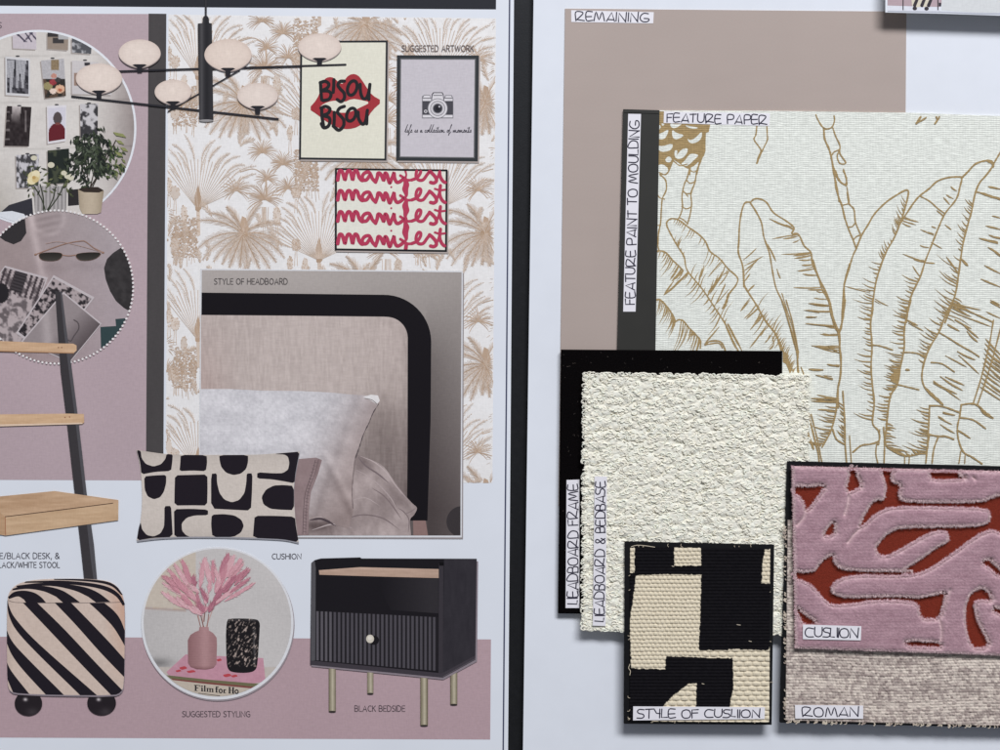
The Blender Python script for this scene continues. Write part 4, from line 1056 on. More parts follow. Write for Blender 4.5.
# ------------------------------------------------ round styling photograph
def styling():
    cx, cy, R = 217.4, 623.4, 76.2
    k = Ink(9); k.poly(circ(cx + .6, cy + 1.4, R + .3), (150, 142, 150)); k.poly(circ(cx, cy, R), (218, 222, 230)); g = k.build('styling_photograph', LB)
    IN = circ(cx, cy - .8, R - 2.4)
    def w(x, y):
        c = np.array([196, 195, 197])[None] + np.zeros((len(x), 1)) + (fbm(x / 30, y / 30, 2)[:, None] - .5) * 8
        m = (y < 607 + (x - 143) * .06) & (x < 196); c[m] = np.array([198, 190, 180])
        c = c - (np.exp(-((y - 608 - (x - 143) * .06) / 1.1) ** 2) * (x < 186) * 36)[:, None] * np.array([.6, 1, 1.2])
        c = c - (np.exp(-((x - 158) / 14) ** 2 - ((y - 663) / 5) ** 2) * 54)[:, None] - np.clip((200 - x) / 60, 0, 1)[:, None] * (y > 610)[:, None] * 10
        m = (y > 666.5) & (y < 700); c[m] = (190, 184, 180)
        return c + (vn(x / 1.3, y / 1.3, 5)[:, None] - .5) * 5
    k = Ink(10); k.raster(IN, w, 1.2); k.build('room_background', g)
    tf = Z(6.25, 140, 620)
    # books
    k = Ink(11); f = lambda pts: clip_convex([tf(p) for p in pts], IN)
    k.raster(f([(165, 325), (285, 215), (770, 238), (785, 385), (700, 398), (400, 372), (180, 345)]), lambda x, y: np.array([192, 146, 164])[None] + (fbm(x / 4, y / 2, 3)[:, None] - .5) * 14, 1)
    k.poly(f([(165, 345), (420, 372), (760, 400), (700, 420), (420, 390), (190, 366)]), (112, 110, 84)); k.poly(f([(190, 366), (420, 389), (720, 418), (700, 432), (420, 402), (215, 380)]), (126, 72, 70))
    for (x, y, a, b2) in ((240, 318, 18, 7), (270, 300, 24, 10), (320, 322, 28, 8), (495, 250, 16, 8), (545, 346, 26, 10), (590, 350, 20, 8)): k.poly([tf((x + a * math.cos(t), y + b2 * math.sin(t * 1.0) + 2 * math.cos(3 * t))) for t in np.linspace(0, 6.28, 14)[:-1]], (182, 74, 84))
    k.build('pink_book', g)
    k = Ink(11.5); k.raster(f([(190, 374), (420, 400), (720, 430), (700, 520), (200, 480)]), lambda x, y: np.array([192, 183, 172])[None] + (fbm(x / 6, y, 3)[:, None] - .5) * 6, 1.2); bk = k.build('cream_book', g)
    # lettering on the spine: Film for Ho
    k = Ink(12.2); c = (44, 42, 46); x0, y0, kx = 338, 448, 1.0
    def L(pts, w): k.stroke([clip_pt(tf(p)) for p in pts], w / 6.25, c, smooth=False, cap=False)
    def clip_pt(p): return p
    sk = lambda x, y: (x, y + (x - 338) * .075)
    def bar(x, y0_, y1_, w=10): L([sk(x, y0_), sk(x, y1_)], w)
    def ser(xa, xb, y, w=3): L([sk(xa, y), sk(xb, y)], w)
    bar(348, 406, 442); ser(338, 378, 407, 4); bar(376, 406, 416, 3); ser(348, 366, 423, 4); ser(338, 360, 441)                         # F
    bar(388, 420, 442, 9); ser(382, 396, 441); ser(382, 390, 420); k.poly([tf(sk(388 + 5 * math.cos(t), 410 + 5 * math.sin(t))) for t in np.linspace(0, 6, 9)], c)  # i
    bar(405, 404, 442, 9); ser(399, 412, 441); ser(399, 406, 405)                                                                   # l
    for xx in (422, 438, 454): bar(xx, 420, 442, 8); ser(xx - 6, xx + 6, 441)
    ser(416, 454, 421, 4)                                                                                                             # m
    bar(478, 408, 442, 9); ser(474, 492, 407, 4); ser(470, 490, 420); ser(472, 487, 441)                                              # f
    k.stroke([tf(sk(504 + 10 * math.cos(t), 431 + 11 * math.sin(t))) for t in np.linspace(0, 6.28, 16)], 7 / 6.25, c, n=1, cap=False)   # o
    bar(526, 420, 442, 9); ser(520, 536, 441); ser(526, 538, 421, 5)                                                                  # r
    bar(560, 402, 442, 10); bar(582, 402, 442, 10); ser(553, 568, 403); ser(575, 590, 403); ser(553, 568, 441); ser(575, 590, 441); ser(560, 582, 422)   # H
    k.stroke([tf(sk(604 + 10 * math.cos(t), 428 + 11 * math.sin(t))) for t in np.linspace(0, 6.28, 16)], 7 / 6.25, c, n=1, cap=False)   # o
    L([sk(365, 455), sk(500, 462)], 3)
    k.build('title_lettering', bk)
    # vase
    k = Ink(13)
    V = [(199.4, 627), (208.6, 627), (208.8, 630.4), (213, 633), (216.6, 637.6), (217, 645), (216.4, 664), (213.4, 668), (206, 669.6), (197, 669.2), (190.6, 667), (188, 663), (187.8, 640), (190.4, 635), (195, 632), (199, 630.4)]
    k.raster(V, lambda x, y: np.array([156, 120, 124])[None] + (np.exp(-((x - 205) / 6) ** 2) * 20 - np.exp(-((x - 188) / 5) ** 2) * 12 + np.sin(y * 2.6) * 2.4 - np.exp(-((y - 669) / 2) ** 2) * 30)[:, None], .9)
    k.build('vase', g)
    # glass with cream flecks
    k = Ink(13)
    Gp = [(225.8, 619.6), (232, 618.4), (252, 618.6), (260.2, 620.4), (259.4, 634), (257.6, 664), (255.6, 670.4), (249, 672.8), (236, 672.8), (228, 670.6), (226.2, 660)]
    Gp = chaikin(Gp, 2)
    def gl(x, y):
        n = worley(x / 3.2 + .6 * vn(x, y / 2, 3), y / 2.6 + .4 * x, 9); n2 = fbm(x / 2, y / 2, 19)
        t = np.clip((n * .9 + n2 * .5 - .78) * 9, 0, 1) * (y < 667)
        edge = np.clip(1 - np.abs(x - 243) / 17, 0, 1) ** .4
        c = np.array([30, 28, 31])[None] * (1 - t)[:, None] + np.array([176, 162, 156])[None] * t[:, None] * (.55 + .5 * edge)[:, None]
        return c + (np.exp(-((x - 254.4) / 1.3) ** 2) * 70 * vn(x, y / 4, 2) * (y > 626) * (y < 664))[:, None] + (np.exp(-((y - 620) / 1.0) ** 2) * 60 * vn(x / 2, y, 3))[:, None]
    k.raster(Gp, gl, .6); k.build('speckled_glass', g)
    # pampas
    k = Ink(12.5, dz=4e-7); r = random.Random(3); tz = Z(6.25, 140, 545)
    for (a, b2) in (((360, 440), (382, 522)), ((455, 400), (410, 522)), ((395, 440), (392, 522)), ((430, 430), (418, 522)), ((375, 420), (400, 522)), ((330, 300), (372, 470)), ((415, 300), (400, 480))):
        k.stroke([tz(a), tz(b2)], .9, r.choice([(150, 112, 108), (120, 84, 80), (190, 160, 156)]), smooth=False, cap=False)
    PL = [((300, 330), (135, 235), 30), ((260, 270), (135, 190), 32), ((300, 300), (170, 145), 34), ((310, 270), (212, 112), 34), ((320, 250), (262, 88), 38), ((270, 390), (130, 290), 34), ((345, 270), (330, 190), 32), ((375, 270), (400, 80), 34), ((440, 250), (405, 75), 38), ((460, 240), (455, 92), 30),
          ((430, 300), (440, 215), 26), ((500, 200), (555, 50), 52), ((525, 215), (590, 60), 48), ((480, 310), (545, 120), 38), ((560, 250), (625, 80), 30), ((500, 290), (650, 110), 30), ((530, 270), (680, 140), 26), ((440, 390), (560, 290), 32), ((475, 360), (660, 225), 30), ((530, 352), (722, 236), 24), ((560, 300), (692, 202), 24),
          ((370, 420), (355, 290), 28), ((410, 370), (412, 305), 30), ((350, 430), (275, 345), 32), ((390, 440), (325, 385), 32), ((425, 360), (380, 270), 26), ((300, 400), (225, 325), 30), ((470, 300), (500, 200), 36), ((330, 340), (260, 240), 34), ((370, 300), (310, 250), 26), ((380, 430), (420, 390), 26), ((250, 300), (180, 230), 30), ((500, 240), (470, 150), 28), ((290, 300), (200, 190), 36), ((350, 350), (300, 280), 34), ((520, 300), (600, 190), 38), ((460, 350), (520, 270), 34), ((330, 380), (260, 320), 34), ((545, 200), (640, 90), 34), ((400, 420), (370, 360), 34), ((430, 420), (460, 350), 32), ((590, 250), (690, 150), 24), ((230, 260), (150, 200), 30)]
    k.z += 4e-5
    for (a, b2, w_) in PL:
        k.z += 4e-6; k.jit = 4e-6
        a = np.array(a, float); b2 = np.array(b2, float); d = (b2 - a) / np.linalg.norm(b2 - a); nn = np.array([-d[1], d[0]]); Lh = np.linalg.norm(b2 - a)
        base = np.array(r.choice([(180, 124, 140), (194, 140, 154), (204, 156, 168), (170, 112, 130), (210, 168, 178)]))
        prof = [(0, .2), (.15, .7), (.4, 1), (.7, .9), (.9, .5), (1, .06)]
        pts = [tz(a + d * Lh * t + nn * w_ * .42 * q) for t, q in prof] + [tz(a + d * Lh * t - nn * w_ * .42 * q) for t, q in prof[::-1]]
        pts = clip_convex(catmull(pts, 3, True), IN)
        if len(pts) > 2: k.poly(pts, base)
        k.z += 4e-6
        for i in range(90):
            t = r.uniform(.0, .92); q = np.interp(t, [p[0] for p in prof], [p[1] for p in prof]); u = r.uniform(-1, 1)
            s0 = a + d * Lh * t + nn * w_ * .44 * q * u; e0 = s0 + d * r.uniform(10, 26) + nn * u * r.uniform(4, 15)
            if inside(IN, *[np.array(v) for v in tz(e0)]): k.stroke([tz(s0), tz(e0)], r.uniform(.25, .6), np.clip(base + r.uniform(-22, 34), 0, 228), (.6, .3), smooth=False, cap=False)
    k.build('pampas_grass', g)
styling()

# ------------------------------------------------ black bedside cabinet picture
def bedside():
    tf = Z(3.571, 290, 540); f = lambda pts: [tf(p) for p in pts]
    e = bpy.data.objects.new('bedside_cabinet_picture', None); COLL.objects.link(e); e.parent = LB
    for (a, w_, y0, y1) in ((151, 25, 446, 612), (287, 22, 460, 548), (479, 27, 478, 662), (585, 25, 462, 587)):
        k = Ink(10)
        k.raster(f([(a - w_ / 2, y0), (a + w_ / 2, y0), (a + w_ / 2, y1), (a - w_ / 2, y1)]), lambda x, y, a=a: np.array([142, 136, 118])[None] + (np.exp(-((x - a / 3.571 - 290.3) / 1.4) ** 2) * 44 - (np.abs(x - a / 3.571 - 290) > 2.8) * 30)[:, None] + (fbm(x, y / 9, 3)[:, None] - .5) * 14, .6)
        k.ell(*tf((a, y1 + 1)), w_ / 2 / 3.571, .9, (54, 50, 48)); k.build('leg', e)
    k = Ink(11)
    k.poly(f([(78, 90), (110, 76), (672, 76), (668, 434), (548, 499), (76, 452)]), (136, 128, 138))
    k.poly(f([(76, 82), (88, 72), (110, 66), (250, 62), (256, 66), (667, 67), (662, 428), (546, 490), (72, 444)]), (27, 25, 30))
    k.raster(f([(550, 68), (667, 67), (662, 425), (546, 484)]), lambda x, y: np.array([50, 48, 55])[None] + (fbm(x / 3, y / 12, 4)[:, None] - .5) * 10, 1.5)
    k.raster(f([(300, 130), (530, 138), (530, 262), (360, 250)]), lambda x, y: np.array([27, 25, 30])[None] + np.clip((x - 380) / 50, 0, 1)[:, None] * 22, 1.5)
    k.poly(f([(76, 82), (88, 74), (92, 100), (90, 430), (74, 432)]), (84, 84, 90)); k.poly(f([(532, 84), (548, 86), (546, 484), (530, 478)]), (58, 55, 62)); k.poly(f([(533, 80), (550, 80), (549, 92), (533, 92)]), (14, 13, 16))
    k.poly(f([(72, 430), (300, 452), (543, 476), (662, 412), (662, 428), (546, 492), (72, 446)]), (64, 60, 68)); k.stroke(f([(546, 488), (662, 424)]), .5, (96, 92, 100), smooth=False, cap=False)
    k.build('cabinet_body', e)
    k = Ink(12); k.raster(f([(103, 108), (250, 97), (531, 104), (531, 136), (300, 130), (105, 124)]), lambda x, y: np.array([183, 158, 143])[None] + (fbm(x / 14, y / 1.5, 12)[:, None] - .5) * 20 + (y < 570)[:, None] * 8, 1); k.build('wooden_shelf', e)
    k = Ink(12); k.poly(f([(92, 253), (528, 275), (528, 469), (90, 430)]), (34, 32, 37))
    n = 28
    for i in range(n):
        x0 = 94 + (526 - 94) * i / n; x1 = x0 + 8.6; yt = lambda x: 254 + (x - 92) * .0505; yb = lambda x: 429 + (x - 90) * .0885
        k.poly(f([(x0, yt(x0)), (x1, yt(x1)), (x1, yb(x1)), (x0, yb(x0))]), (78, 76, 84) if i > 3 else (92, 90, 98))
    d = k.build('fluted_drawer', e)
    k = Ink(13); k.ell(*tf((300, 358)), 5, 4.6, (26, 24, 28)); k.ell(*tf((286, 353)), 3.9, 4.2, (206, 202, 192)); k.ell(*tf((285, 350)), 2, 2, (222, 219, 212)); k.build('knob', d)
bedside()

# ------------------------------------------------ printed captions
caption(LB, 'PINE/BLACK DESK, &', -11.0, 59.4, 558.6, 5.6, 3)
caption(LB, 'BLACK/WHITE STOOL', -5.5, 59.6, 567.6, 5.4, 3)
caption(LB, 'CUSHION', 272.2, 301.2, 559, 5.2, 3)
caption(LB, 'SUGGESTED STYLING', 182.4, 249.8, 716.8, 5.4, 3, (84, 74, 82))
caption(LB, 'BLACK BEDSIDE', 354.8, 404.8, 711.4, 5.6, 3, (82, 72, 80))
caption(LB, 'SUGGESTED ARTWORK', 402, 473.6, 51.2, 5.8, 9, (110, 100, 100))
caption(LB, 'STYLE OF HEADBOARD', 214.4, 287.4, 284.2, 5.6, 9, (84, 80, 82))
caption(LB, 'S', -1.6, 1.4, 28, 5.6, 3, (90, 82, 90))
# ================================================================== the right board
RB = slab('sample_board', [(533.8, -90), (1150, -80), (1150, 840), (522, 840), (523, 750), (533.6, 0)], -0.005, 0, M_board)
RB['label'] = 'plain white mounting board under the fabric and paint samples, right of the black gap'; RB['category'] = 'board'

# ------------------------------------------------ taupe paint card
t = thing('paint_card', 'large flat taupe paint sample at the top, labelled REMAINING', 'paint sample')
slab('painted_card', [(565, 8.6), (906.4, 11.6), (903, 480), (558.4, 506)], 0, 0.0006, M_taupe, t)
hand_label(t, 'REMAINING', [(571.2, 10.2), (653.8, 12.2), (653.2, 23.4), (571.3, 22)], 0.0006, (0.055, .94), (.12, .88), seed=3)

# ------------------------------------------------ charcoal strip
t = thing('paint_strip', 'narrow charcoal painted strip labelled FEATURE PAINT TO MOULDING, beside the leaf wallpaper', 'paint sample')
slab('painted_strip', [(623.6, 109.6), (659.2, 110.6), (654.4, 392), (616.6, 392)], 0.0006, 0.0022, M_char, t, bev=0.0003)
slab('folded_edge', [(624.4, 109.3), (658.8, 110.3), (658.6, 113.4), (624.3, 112.4)], 0.0022, 0.0025, M_char, t, bev=0.0001)
hand_label(t, 'FEATURE PAINT TO MOULDING', [(623.2, 311.6), (628.2, 113.8), (641, 114), (635.6, 311.6)], 0.0022, (.035, .965), (.13, .87), seed=5)

# ------------------------------------------------ wallpaper with banana leaves
PZ = 0.0014
wp = thing('wallpaper_sample', 'off-white linen-weave wallpaper with ochre outlined banana leaves, labelled FEATURE PAPER', 'wallpaper')
PAPER = [(658.4, 110.4), (770, 110.9), (906, 112.6), (1080, 119), (1080, 560), (650.8, 560)]
slab('linen_paper', PAPER, 0.0006, PZ, M_linen, wp, colr=(228, 235, 232))
def leaf_drawing():
    clip = [(659.2, 111.2), (1079, 119.6), (1079, 559), (652.2, 559)]
    g = (165, 144, 104)
    r = random.Random(8)
    k = Ink(z=PZ + 1.2e-5, clip=clip, dz=6e-7)
    def S_(tf, pts, w=1.7, **kw): k.stroke([tf(p) for p in pts], w * .8, g, n=6, wob=.22, **kw)
    def T_(tf, a, b, w=1.3):
        a = tf(a); b = tf(b); m = ((a[0] + b[0]) / 2 + r.uniform(-.5, .5), (a[1] + b[1]) / 2 + r.uniform(-.2, .9))
        k.stroke([a, m, b], w * r.uniform(.65, 1.0), g, (.5, .3), n=4, wob=.3)
        if r.random() < .45: o_ = r.uniform(-2.2, 2.2); k.stroke([(a[0], a[1] + o_), ((a[0] + m[0]) / 2, (a[1] + m[1]) / 2 + o_), (m[0], m[1] + o_ * .8)], w * .6, g, (1, .2), n=3)
    def hatch(tf, pts, ang, gap, lo, hi, w=1.25, skip=.15, fan=.12):
        w *= .8
        q = catmull([tf(p) for p in pts], 8); acc = 0
        for i in range(1, len(q)):
            acc += np.hypot(*(q[i] - q[i - 1]))
            if acc >= gap:
                acc = r.uniform(-.5, .3) * gap * .9
                if r.random() < skip: continue
                a = ang + r.uniform(-fan, fan); l = r.uniform(lo, hi) * r.choice((.5, 1, 1, 1.25))
                e = (q[i][0] + l * math.cos(a), q[i][1] - l * math.sin(a))
                m = (q[i][0] + l * .5 * math.cos(a + .12), q[i][1] - l * .5 * math.sin(a + .12))
                k.stroke([tuple(q[i]), m, e], w * r.uniform(.75, 1.5), g, (1, .12), n=3)
    z1 = Z(4.41, 650, 180); z2 = Z(4.41, 800, 150); z3 = Z(4.168, 780, 300); z4 = Z(5, 650, 260); z5 = Z(10, 650, 100); z6 = Z(3.748, 770, 0); z0 = Z(3.75, 610, 100)
    R = math.radians
    # --- palm trunk cluster at the top-left corner
    k.poly([z5(p) for p in [(76, 100), (330, 96), (350, 120), (420, 104), (530, 96), (560, 130), (602, 250), (588, 320), (560, 330), (556, 420), (556, 510), (540, 560), (505, 600), (440, 660), (380, 690), (340, 668), (300, 640), (240, 600), (200, 700), (140, 720), (76, 640)]], g)
    wh = (228, 235, 232)
    for p in ([(76, 236), (112, 262), (96, 296), (76, 300)], [(78, 340), (120, 330), (188, 288), (176, 340), (146, 392), (78, 392)], [(220, 292), (262, 330), (346, 350), (300, 384), (250, 396), (222, 368)],
              [(372, 384), (400, 404), (450, 384), (518, 312), (522, 356), (500, 404), (440, 436), (392, 428)], [(80, 456), (130, 462), (226, 432), (226, 478), (190, 512), (110, 520), (80, 490)],
              [(244, 506), (276, 500), (268, 560), (290, 520), (330, 486), (380, 480), (372, 530), (330, 580), (280, 594), (246, 570)], [(306, 640), (346, 610), (396, 540), (440, 536), (492, 552), (440, 600), (400, 640), (360, 664)],
              [(150, 590), (190, 560), (222, 590), (200, 626), (160, 620)], [(78, 650), (130, 640), (190, 690), (160, 740), (76, 760)], [(200, 230), (260, 246), (330, 236), (250, 286), (206, 270)],
              [(346, 250), (400, 262), (490, 276), (452, 290), (380, 278)], [(110, 232), (150, 240), (126, 262)], [(150, 150), (200, 140), (230, 170), (170, 190)], [(300, 140), (350, 130), (380, 190), (320, 180)]):
        k.poly([z5(q) for q in chaikin(p, 1)], wh)
    for p in ([(100, 430), (110, 460)], [(150, 420), (140, 466)], [(300, 470), (306, 510)], [(340, 460), (344, 500)], [(420, 330), (428, 400)]): S_(z5, p, 1.6, taper=(1, .2))
    S_(z5, [(500, 596), (486, 660), (466, 746)], 2); S_(z5, [(404, 650), (400, 710), (396, 750)], 1.8); S_(z5, [(400, 704), (440, 720), (478, 700)], 1.4)
    S_(z5, [(634, 90), (630, 118)], 1.8)
    S_(z0, [(175, 205), (190, 236), (216, 240), (222, 262), (206, 280), (180, 270)], 1.8); S_(z0, [(240, 230), (262, 246), (290, 240)], 1.4)
    # trunk outlines
    S_(z0, [(188, 280), (208, 300), (212, 330), (206, 350), (196, 372), (192, 420), (190, 460), (182, 500), (180, 545), (184, 565)], 1.9)
    S_(z0, [(176, 350), (186, 366), (204, 372)], 1.5); S_(z0, [(178, 470), (190, 470)], 1.3); S_(z0, [(174, 540), (184, 560)], 1.4)
    S_(z0, [(352, 190), (340, 230), (326, 266), (318, 310), (304, 350), (306, 390), (300, 432), (290, 466)], 1.9)
    S_(z0, [(300, 248), (290, 290), (278, 318), (270, 360), (272, 400), (266, 426), (256, 446)], 1.8)
    for p in ([(286, 300), (300, 312), (320, 306)], [(274, 342), (288, 352), (304, 350)], [(270, 400), (286, 408), (304, 402)], [(280, 346), (292, 362)], [(262, 442), (276, 450), (290, 462)]): S_(z0, p, 1.6)
    # small hanging tip
    S_(z0, [(551, 95), (547, 130), (540, 148), (556, 172), (566, 190), (556, 215), (550, 238)], 1.9); S_(z0, [(588, 95), (590, 130), (590, 150), (576, 180), (562, 210), (552, 236)], 1.8); S_(z0, [(606, 45), (603, 80)], 1.7); S_(z0, [(551, 44), (553, 52)], 1.6)
    # --- first leaf
    L1t = [(75, 205), (74, 186), (90, 172), (108, 171), (130, 178), (165, 205), (215, 240), (245, 272), (265, 315), (305, 345), (345, 392), (385, 430), (380, 462), (352, 498), (340, 530), (320, 566)]
    S_(z1, L1t, 2.0); S_(z1, [(345, 500), (336, 540), (320, 568)], 3.2, taper=(.3, .6))
    L1m = [(75, 205), (90, 236), (120, 290), (150, 338), (165, 400), (230, 480), (290, 570), (335, 640), (362, 700), (390, 756)]
    S_(z1, L1m, 1.9); S_(z1, [(342, 636), (368, 690), (405, 752)], 1.3)
    hatch(z1, [(100, 175), (130, 180), (165, 207), (200, 232)], R(-118), 1.9, 5, 11, 1.0)
    hatch(z1, [(215, 242), (245, 274), (265, 316), (305, 346), (340, 390)], R(-115), 3.2, 9, 22, 1.1)
    hatch(z1, [(90, 236), (120, 290), (150, 338)], R(70), 1.8, 4, 13, 1.2)
    hatch(z1, [(165, 400), (230, 480), (290, 570), (330, 630)], R(62), 3.6, 7, 18, 1.15, .2)
    hatch(z1, [(160, 400), (225, 480), (285, 568), (310, 600)], R(-128), 2.5, 8, 19, 1.3, .1)
    for a, b in (((345, 395), (320, 420)), ((350, 400), (300, 470)), ((300, 420), (265, 500)), ((280, 440), (258, 510)), ((350, 480), (290, 548)), ((320, 350), (255, 430)), ((230, 390), (215, 440)), ((238, 376), (222, 432))): T_(z1, a, b, 1.3)
    # --- leaf at the left edge
    S_(z1, [(24, 318), (44, 312), (72, 322), (98, 352), (128, 380), (146, 400)], 2.0)
    hatch(z1, [(24, 318), (44, 312), (72, 322), (98, 352), (128, 380), (146, 400)], R(-122), 1.5, 9, 26, 1.2, .05)
    for a, b in (((128, 380), (88, 440)), ((140, 392), (96, 446)), ((146, 398), (104, 440)), ((165, 410), (110, 460)), ((160, 414), (62, 508)), ((104, 446), (60, 510))): T_(z1, a, b, 2.2)
    # --- lower-left leaves
    S_(z4, [(22, 206), (42, 197), (62, 208), (88, 238), (108, 266), (124, 300), (120, 330)], 2.1)
    S_(z4, [(126, 308), (146, 299), (168, 306), (196, 340), (226, 370), (252, 402), (252, 440)], 2.1)
    hatch(z4, [(22, 206), (42, 197), (62, 208), (88, 238), (108, 266), (124, 300)], R(-112), 1.7, 9, 20, 1.2, .05)
    hatch(z4, [(146, 299), (168, 306), (196, 340), (226, 370), (252, 402)], R(-112), 2.0, 14, 34, 1.2, .05)
    hatch(z4, [(196, 340), (226, 370), (252, 402)], R(-108), 1.6, 7, 14, 1.6, 0)
    S_(z4, [(276, 424), (296, 408), (332, 404), (356, 412), (372, 440), (376, 452)], 2.2); S_(z4, [(276, 424), (310, 418), (345, 416), (362, 440)], 1.6)
    for a, b in (((345, 335), (272, 420)), ((380, 330), (430, 446)), ((392, 320), (458, 448)), ((360, 60), (300, 170)), ((340, 90), (290, 160)), ((376, 128), (326, 226))): T_(z4, a, b, 1.5)
    # --- tall leaf
    L2l = [(440, 97), (418, 102), (404, 140), (395, 200), (392, 270), (390, 320), (408, 375), (414, 430), (415, 460), (430, 490), (470, 552), (510, 622), (545, 665), (572, 718), (590, 760)]
    S_(z1, L2l, 2.1); S_(z1, [(412, 400), (415, 470)], 2.8)
    S_(z4, [(585, 320), (610, 345), (634, 380), (646, 420), (656, 450)], 2.4)
    S_(z1, [(440, 97), (468, 140), (492, 190), (502, 250), (526, 320), (540, 400), (556, 476), (590, 550), (612, 630), (630, 700), (648, 760)], 1.9)
    S_(z1, [(582, 500), (600, 560), (628, 650), (656, 760)], 1.3)
    L2r = [(444, 97), (460, 84), (486, 84), (515, 100), (545, 144), (600, 180), (635, 210), (626, 236), (655, 240), (680, 290), (710, 320), (716, 370), (740, 420), (758, 478), (788, 536), (812, 620), (836, 680), (836, 760)]
    S_(z1, L2r, 2.1)
    for a, b in (((635, 214), (525, 170)), ((630, 206), (565, 188)), ((636, 220), (600, 196)), ((650, 240), (538, 260)), ((656, 246), (586, 260)), ((660, 262), (628, 276)), ((708, 318), (578, 328)), ((712, 324), (630, 334)), ((714, 332), (636, 346)), ((716, 350), (655, 352)), ((720, 372), (668, 376)),
                 ((726, 392), (650, 402)), ((736, 420), (672, 414)), ((758, 474), (632, 474)), ((764, 486), (694, 484)), ((768, 494), (734, 490)), ((778, 526), (722, 520)), ((786, 558), (704, 546)), ((746, 578), (682, 574)), ((736, 604), (684, 606)), ((800, 642), (686, 632)), ((820, 656), (760, 640)), ((826, 684), (762, 676)), ((834, 738), (712, 732)),
                 ((412, 352), (470, 300)), ((416, 378), (500, 336)), ((416, 400), (478, 350)), ((416, 424), (458, 372)), ((418, 446), (442, 412)), ((440, 530), (398, 580)), ((466, 556), (414, 612)), ((520, 285), (556, 360)), ((560, 395), (576, 436)), ((432, 490), (462, 462))): T_(z1, a, b, 1.4)
    hatch(z1, [(470, 552), (510, 622), (545, 665), (572, 718), (590, 760)], R(56), 2.2, 6, 16, 1.2, .1); hatch(z1, [(480, 570), (510, 622), (545, 665), (572, 718)], R(-122), 2.6, 6, 18, 1.3, .1)
    for a, b in (((500, 190), (452, 256)), ((560, 270), (500, 350)), ((545, 240), (480, 296)), ((565, 350), (498, 440)), ((580, 330), (552, 380)), ((600, 380), (574, 414)), ((612, 390), (620, 420)), ((620, 420), (596, 446))): T_(z4, a, b, 1.5)
    k.poly([z4(p) for p in [(664, 452), (690, 470), (694, 500), (714, 545), (700, 568), (680, 520), (664, 510)]], g); hatch(z4, [(630, 370), (650, 420), (680, 460), (700, 510), (715, 560)], R(60), 1.5, 4, 9, 1.1, 0)
    S_(z4, [(720, 400), (734, 470), (738, 560)], 1.5); S_(z4, [(735, 440), (742, 474)], 1.2); S_(z4, [(756, 536), (768, 566)], 1.3)
    # right boundary continues down
    S_(z4, [(815, 0), (840, 80), (880, 160), (905, 230), (918, 320), (942, 370), (950, 440), (956, 500), (950, 590), (940, 640), (942, 740)], 2.1)
    S_(z4, [(998, 20), (975, 100), (968, 160), (962, 240), (958, 330), (944, 370)], 2.0)
    for a, b in (((935, 375), (850, 370)), ((950, 440), (806, 428)), ((950, 466), (820, 430)), ((945, 530), (884, 520)), ((866, 548), (796, 544)), ((908, 592), (826, 574)), ((930, 690), (834, 674)), ((936, 710), (800, 690)), ((896, 590), (870, 576))): T_(z4, a, b, 1.35)
    # --- vine
    S_(z6, [(168, 415), (178, 445), (202, 480), (230, 478), (242, 450), (236, 418)], 1.8); S_(z6, [(202, 480), (205, 520), (222, 560), (232, 600), (240, 650), (250, 700), (260, 755)], 2.4)
    S_(z6, [(236, 480), (246, 510), (262, 545), (262, 575), (284, 610), (262, 612), (252, 585), (262, 560)], 1.8); S_(z6, [(262, 560), (240, 570), (230, 585)], 1.6); S_(z6, [(274, 640), (286, 665), (284, 690), (262, 680), (246, 640)], 1.8); S_(z6, [(236, 620), (250, 660), (270, 690)], 2.6, taper=(.4, .3)); S_(z6, [(288, 700), (298, 755)], 1.4)
    S_(z2, [(140, 40), (152, 110), (162, 180), (185, 245), (198, 300), (215, 350), (236, 400), (248, 436)], 2.1); S_(z2, [(192, 84), (200, 110), (206, 155), (180, 140), (150, 92)], 1.7); S_(z2, [(208, 186), (216, 235), (238, 262), (245, 318), (268, 374)], 1.8)
    for p in ([(185, 244), (216, 236)], [(214, 340), (232, 336), (246, 318)], [(234, 396), (252, 380), (270, 374)], [(270, 374), (258, 410), (250, 434)]): S_(z2, p, 1.6)
    # --- middle leaves
    S_(z2, [(250, 432), (232, 470), (215, 530), (195, 600), (196, 660), (186, 760)], 2.0)
    S_(z2, [(250, 430), (272, 376), (300, 330), (330, 280), (380, 230), (430, 196), (464, 178), (478, 182), (474, 215), (462, 262), (442, 322), (414, 390), (380, 450), (350, 530), (330, 610), (312, 760)], 2.1)
    hatch(z2, [(470, 225), (462, 262), (442, 322), (414, 390), (380, 450), (366, 490)], R(118), 1.7, 5, 12, 1.2, .05); hatch(z2, [(366, 490), (350, 530), (330, 610), (316, 700), (312, 750)], R(160), 2.4, 5, 14, 1.3, .05)
    T_(z2, (310, 630), (195, 600), 1.2); T_(z2, (330, 655), (390, 688), 1.3)
    S_(z2, [(446, 318), (470, 280), (500, 235), (528, 202), (570, 170), (605, 138), (650, 122), (700, 118), (714, 124), (706, 160), (690, 215), (640, 280), (612, 340), (580, 420), (552, 492), (530, 560), (492, 640), (476, 710), (470, 760)], 2.1)
    S_(z2, [(528, 202), (572, 226), (606, 256), (636, 278)], 1.6)
    for a, b in (((450, 300), (524, 318)), ((456, 314), (512, 330)), ((452, 322), (490, 338)), ((576, 405), (628, 436)), ((568, 430), (528, 420)), ((550, 492), (452, 458)), ((548, 496), (596, 500)), ((640, 330), (668, 352)), ((550, 496), (500, 482)), ((530, 560), (496, 510)), ((590, 376), (530, 350)), ((600, 345), (580, 336)), ((634, 290), (602, 266)), ((660, 240), (632, 208)), ((676, 214), (644, 196)), ((690, 180), (664, 160))): T_(z2, a, b, 1.3)
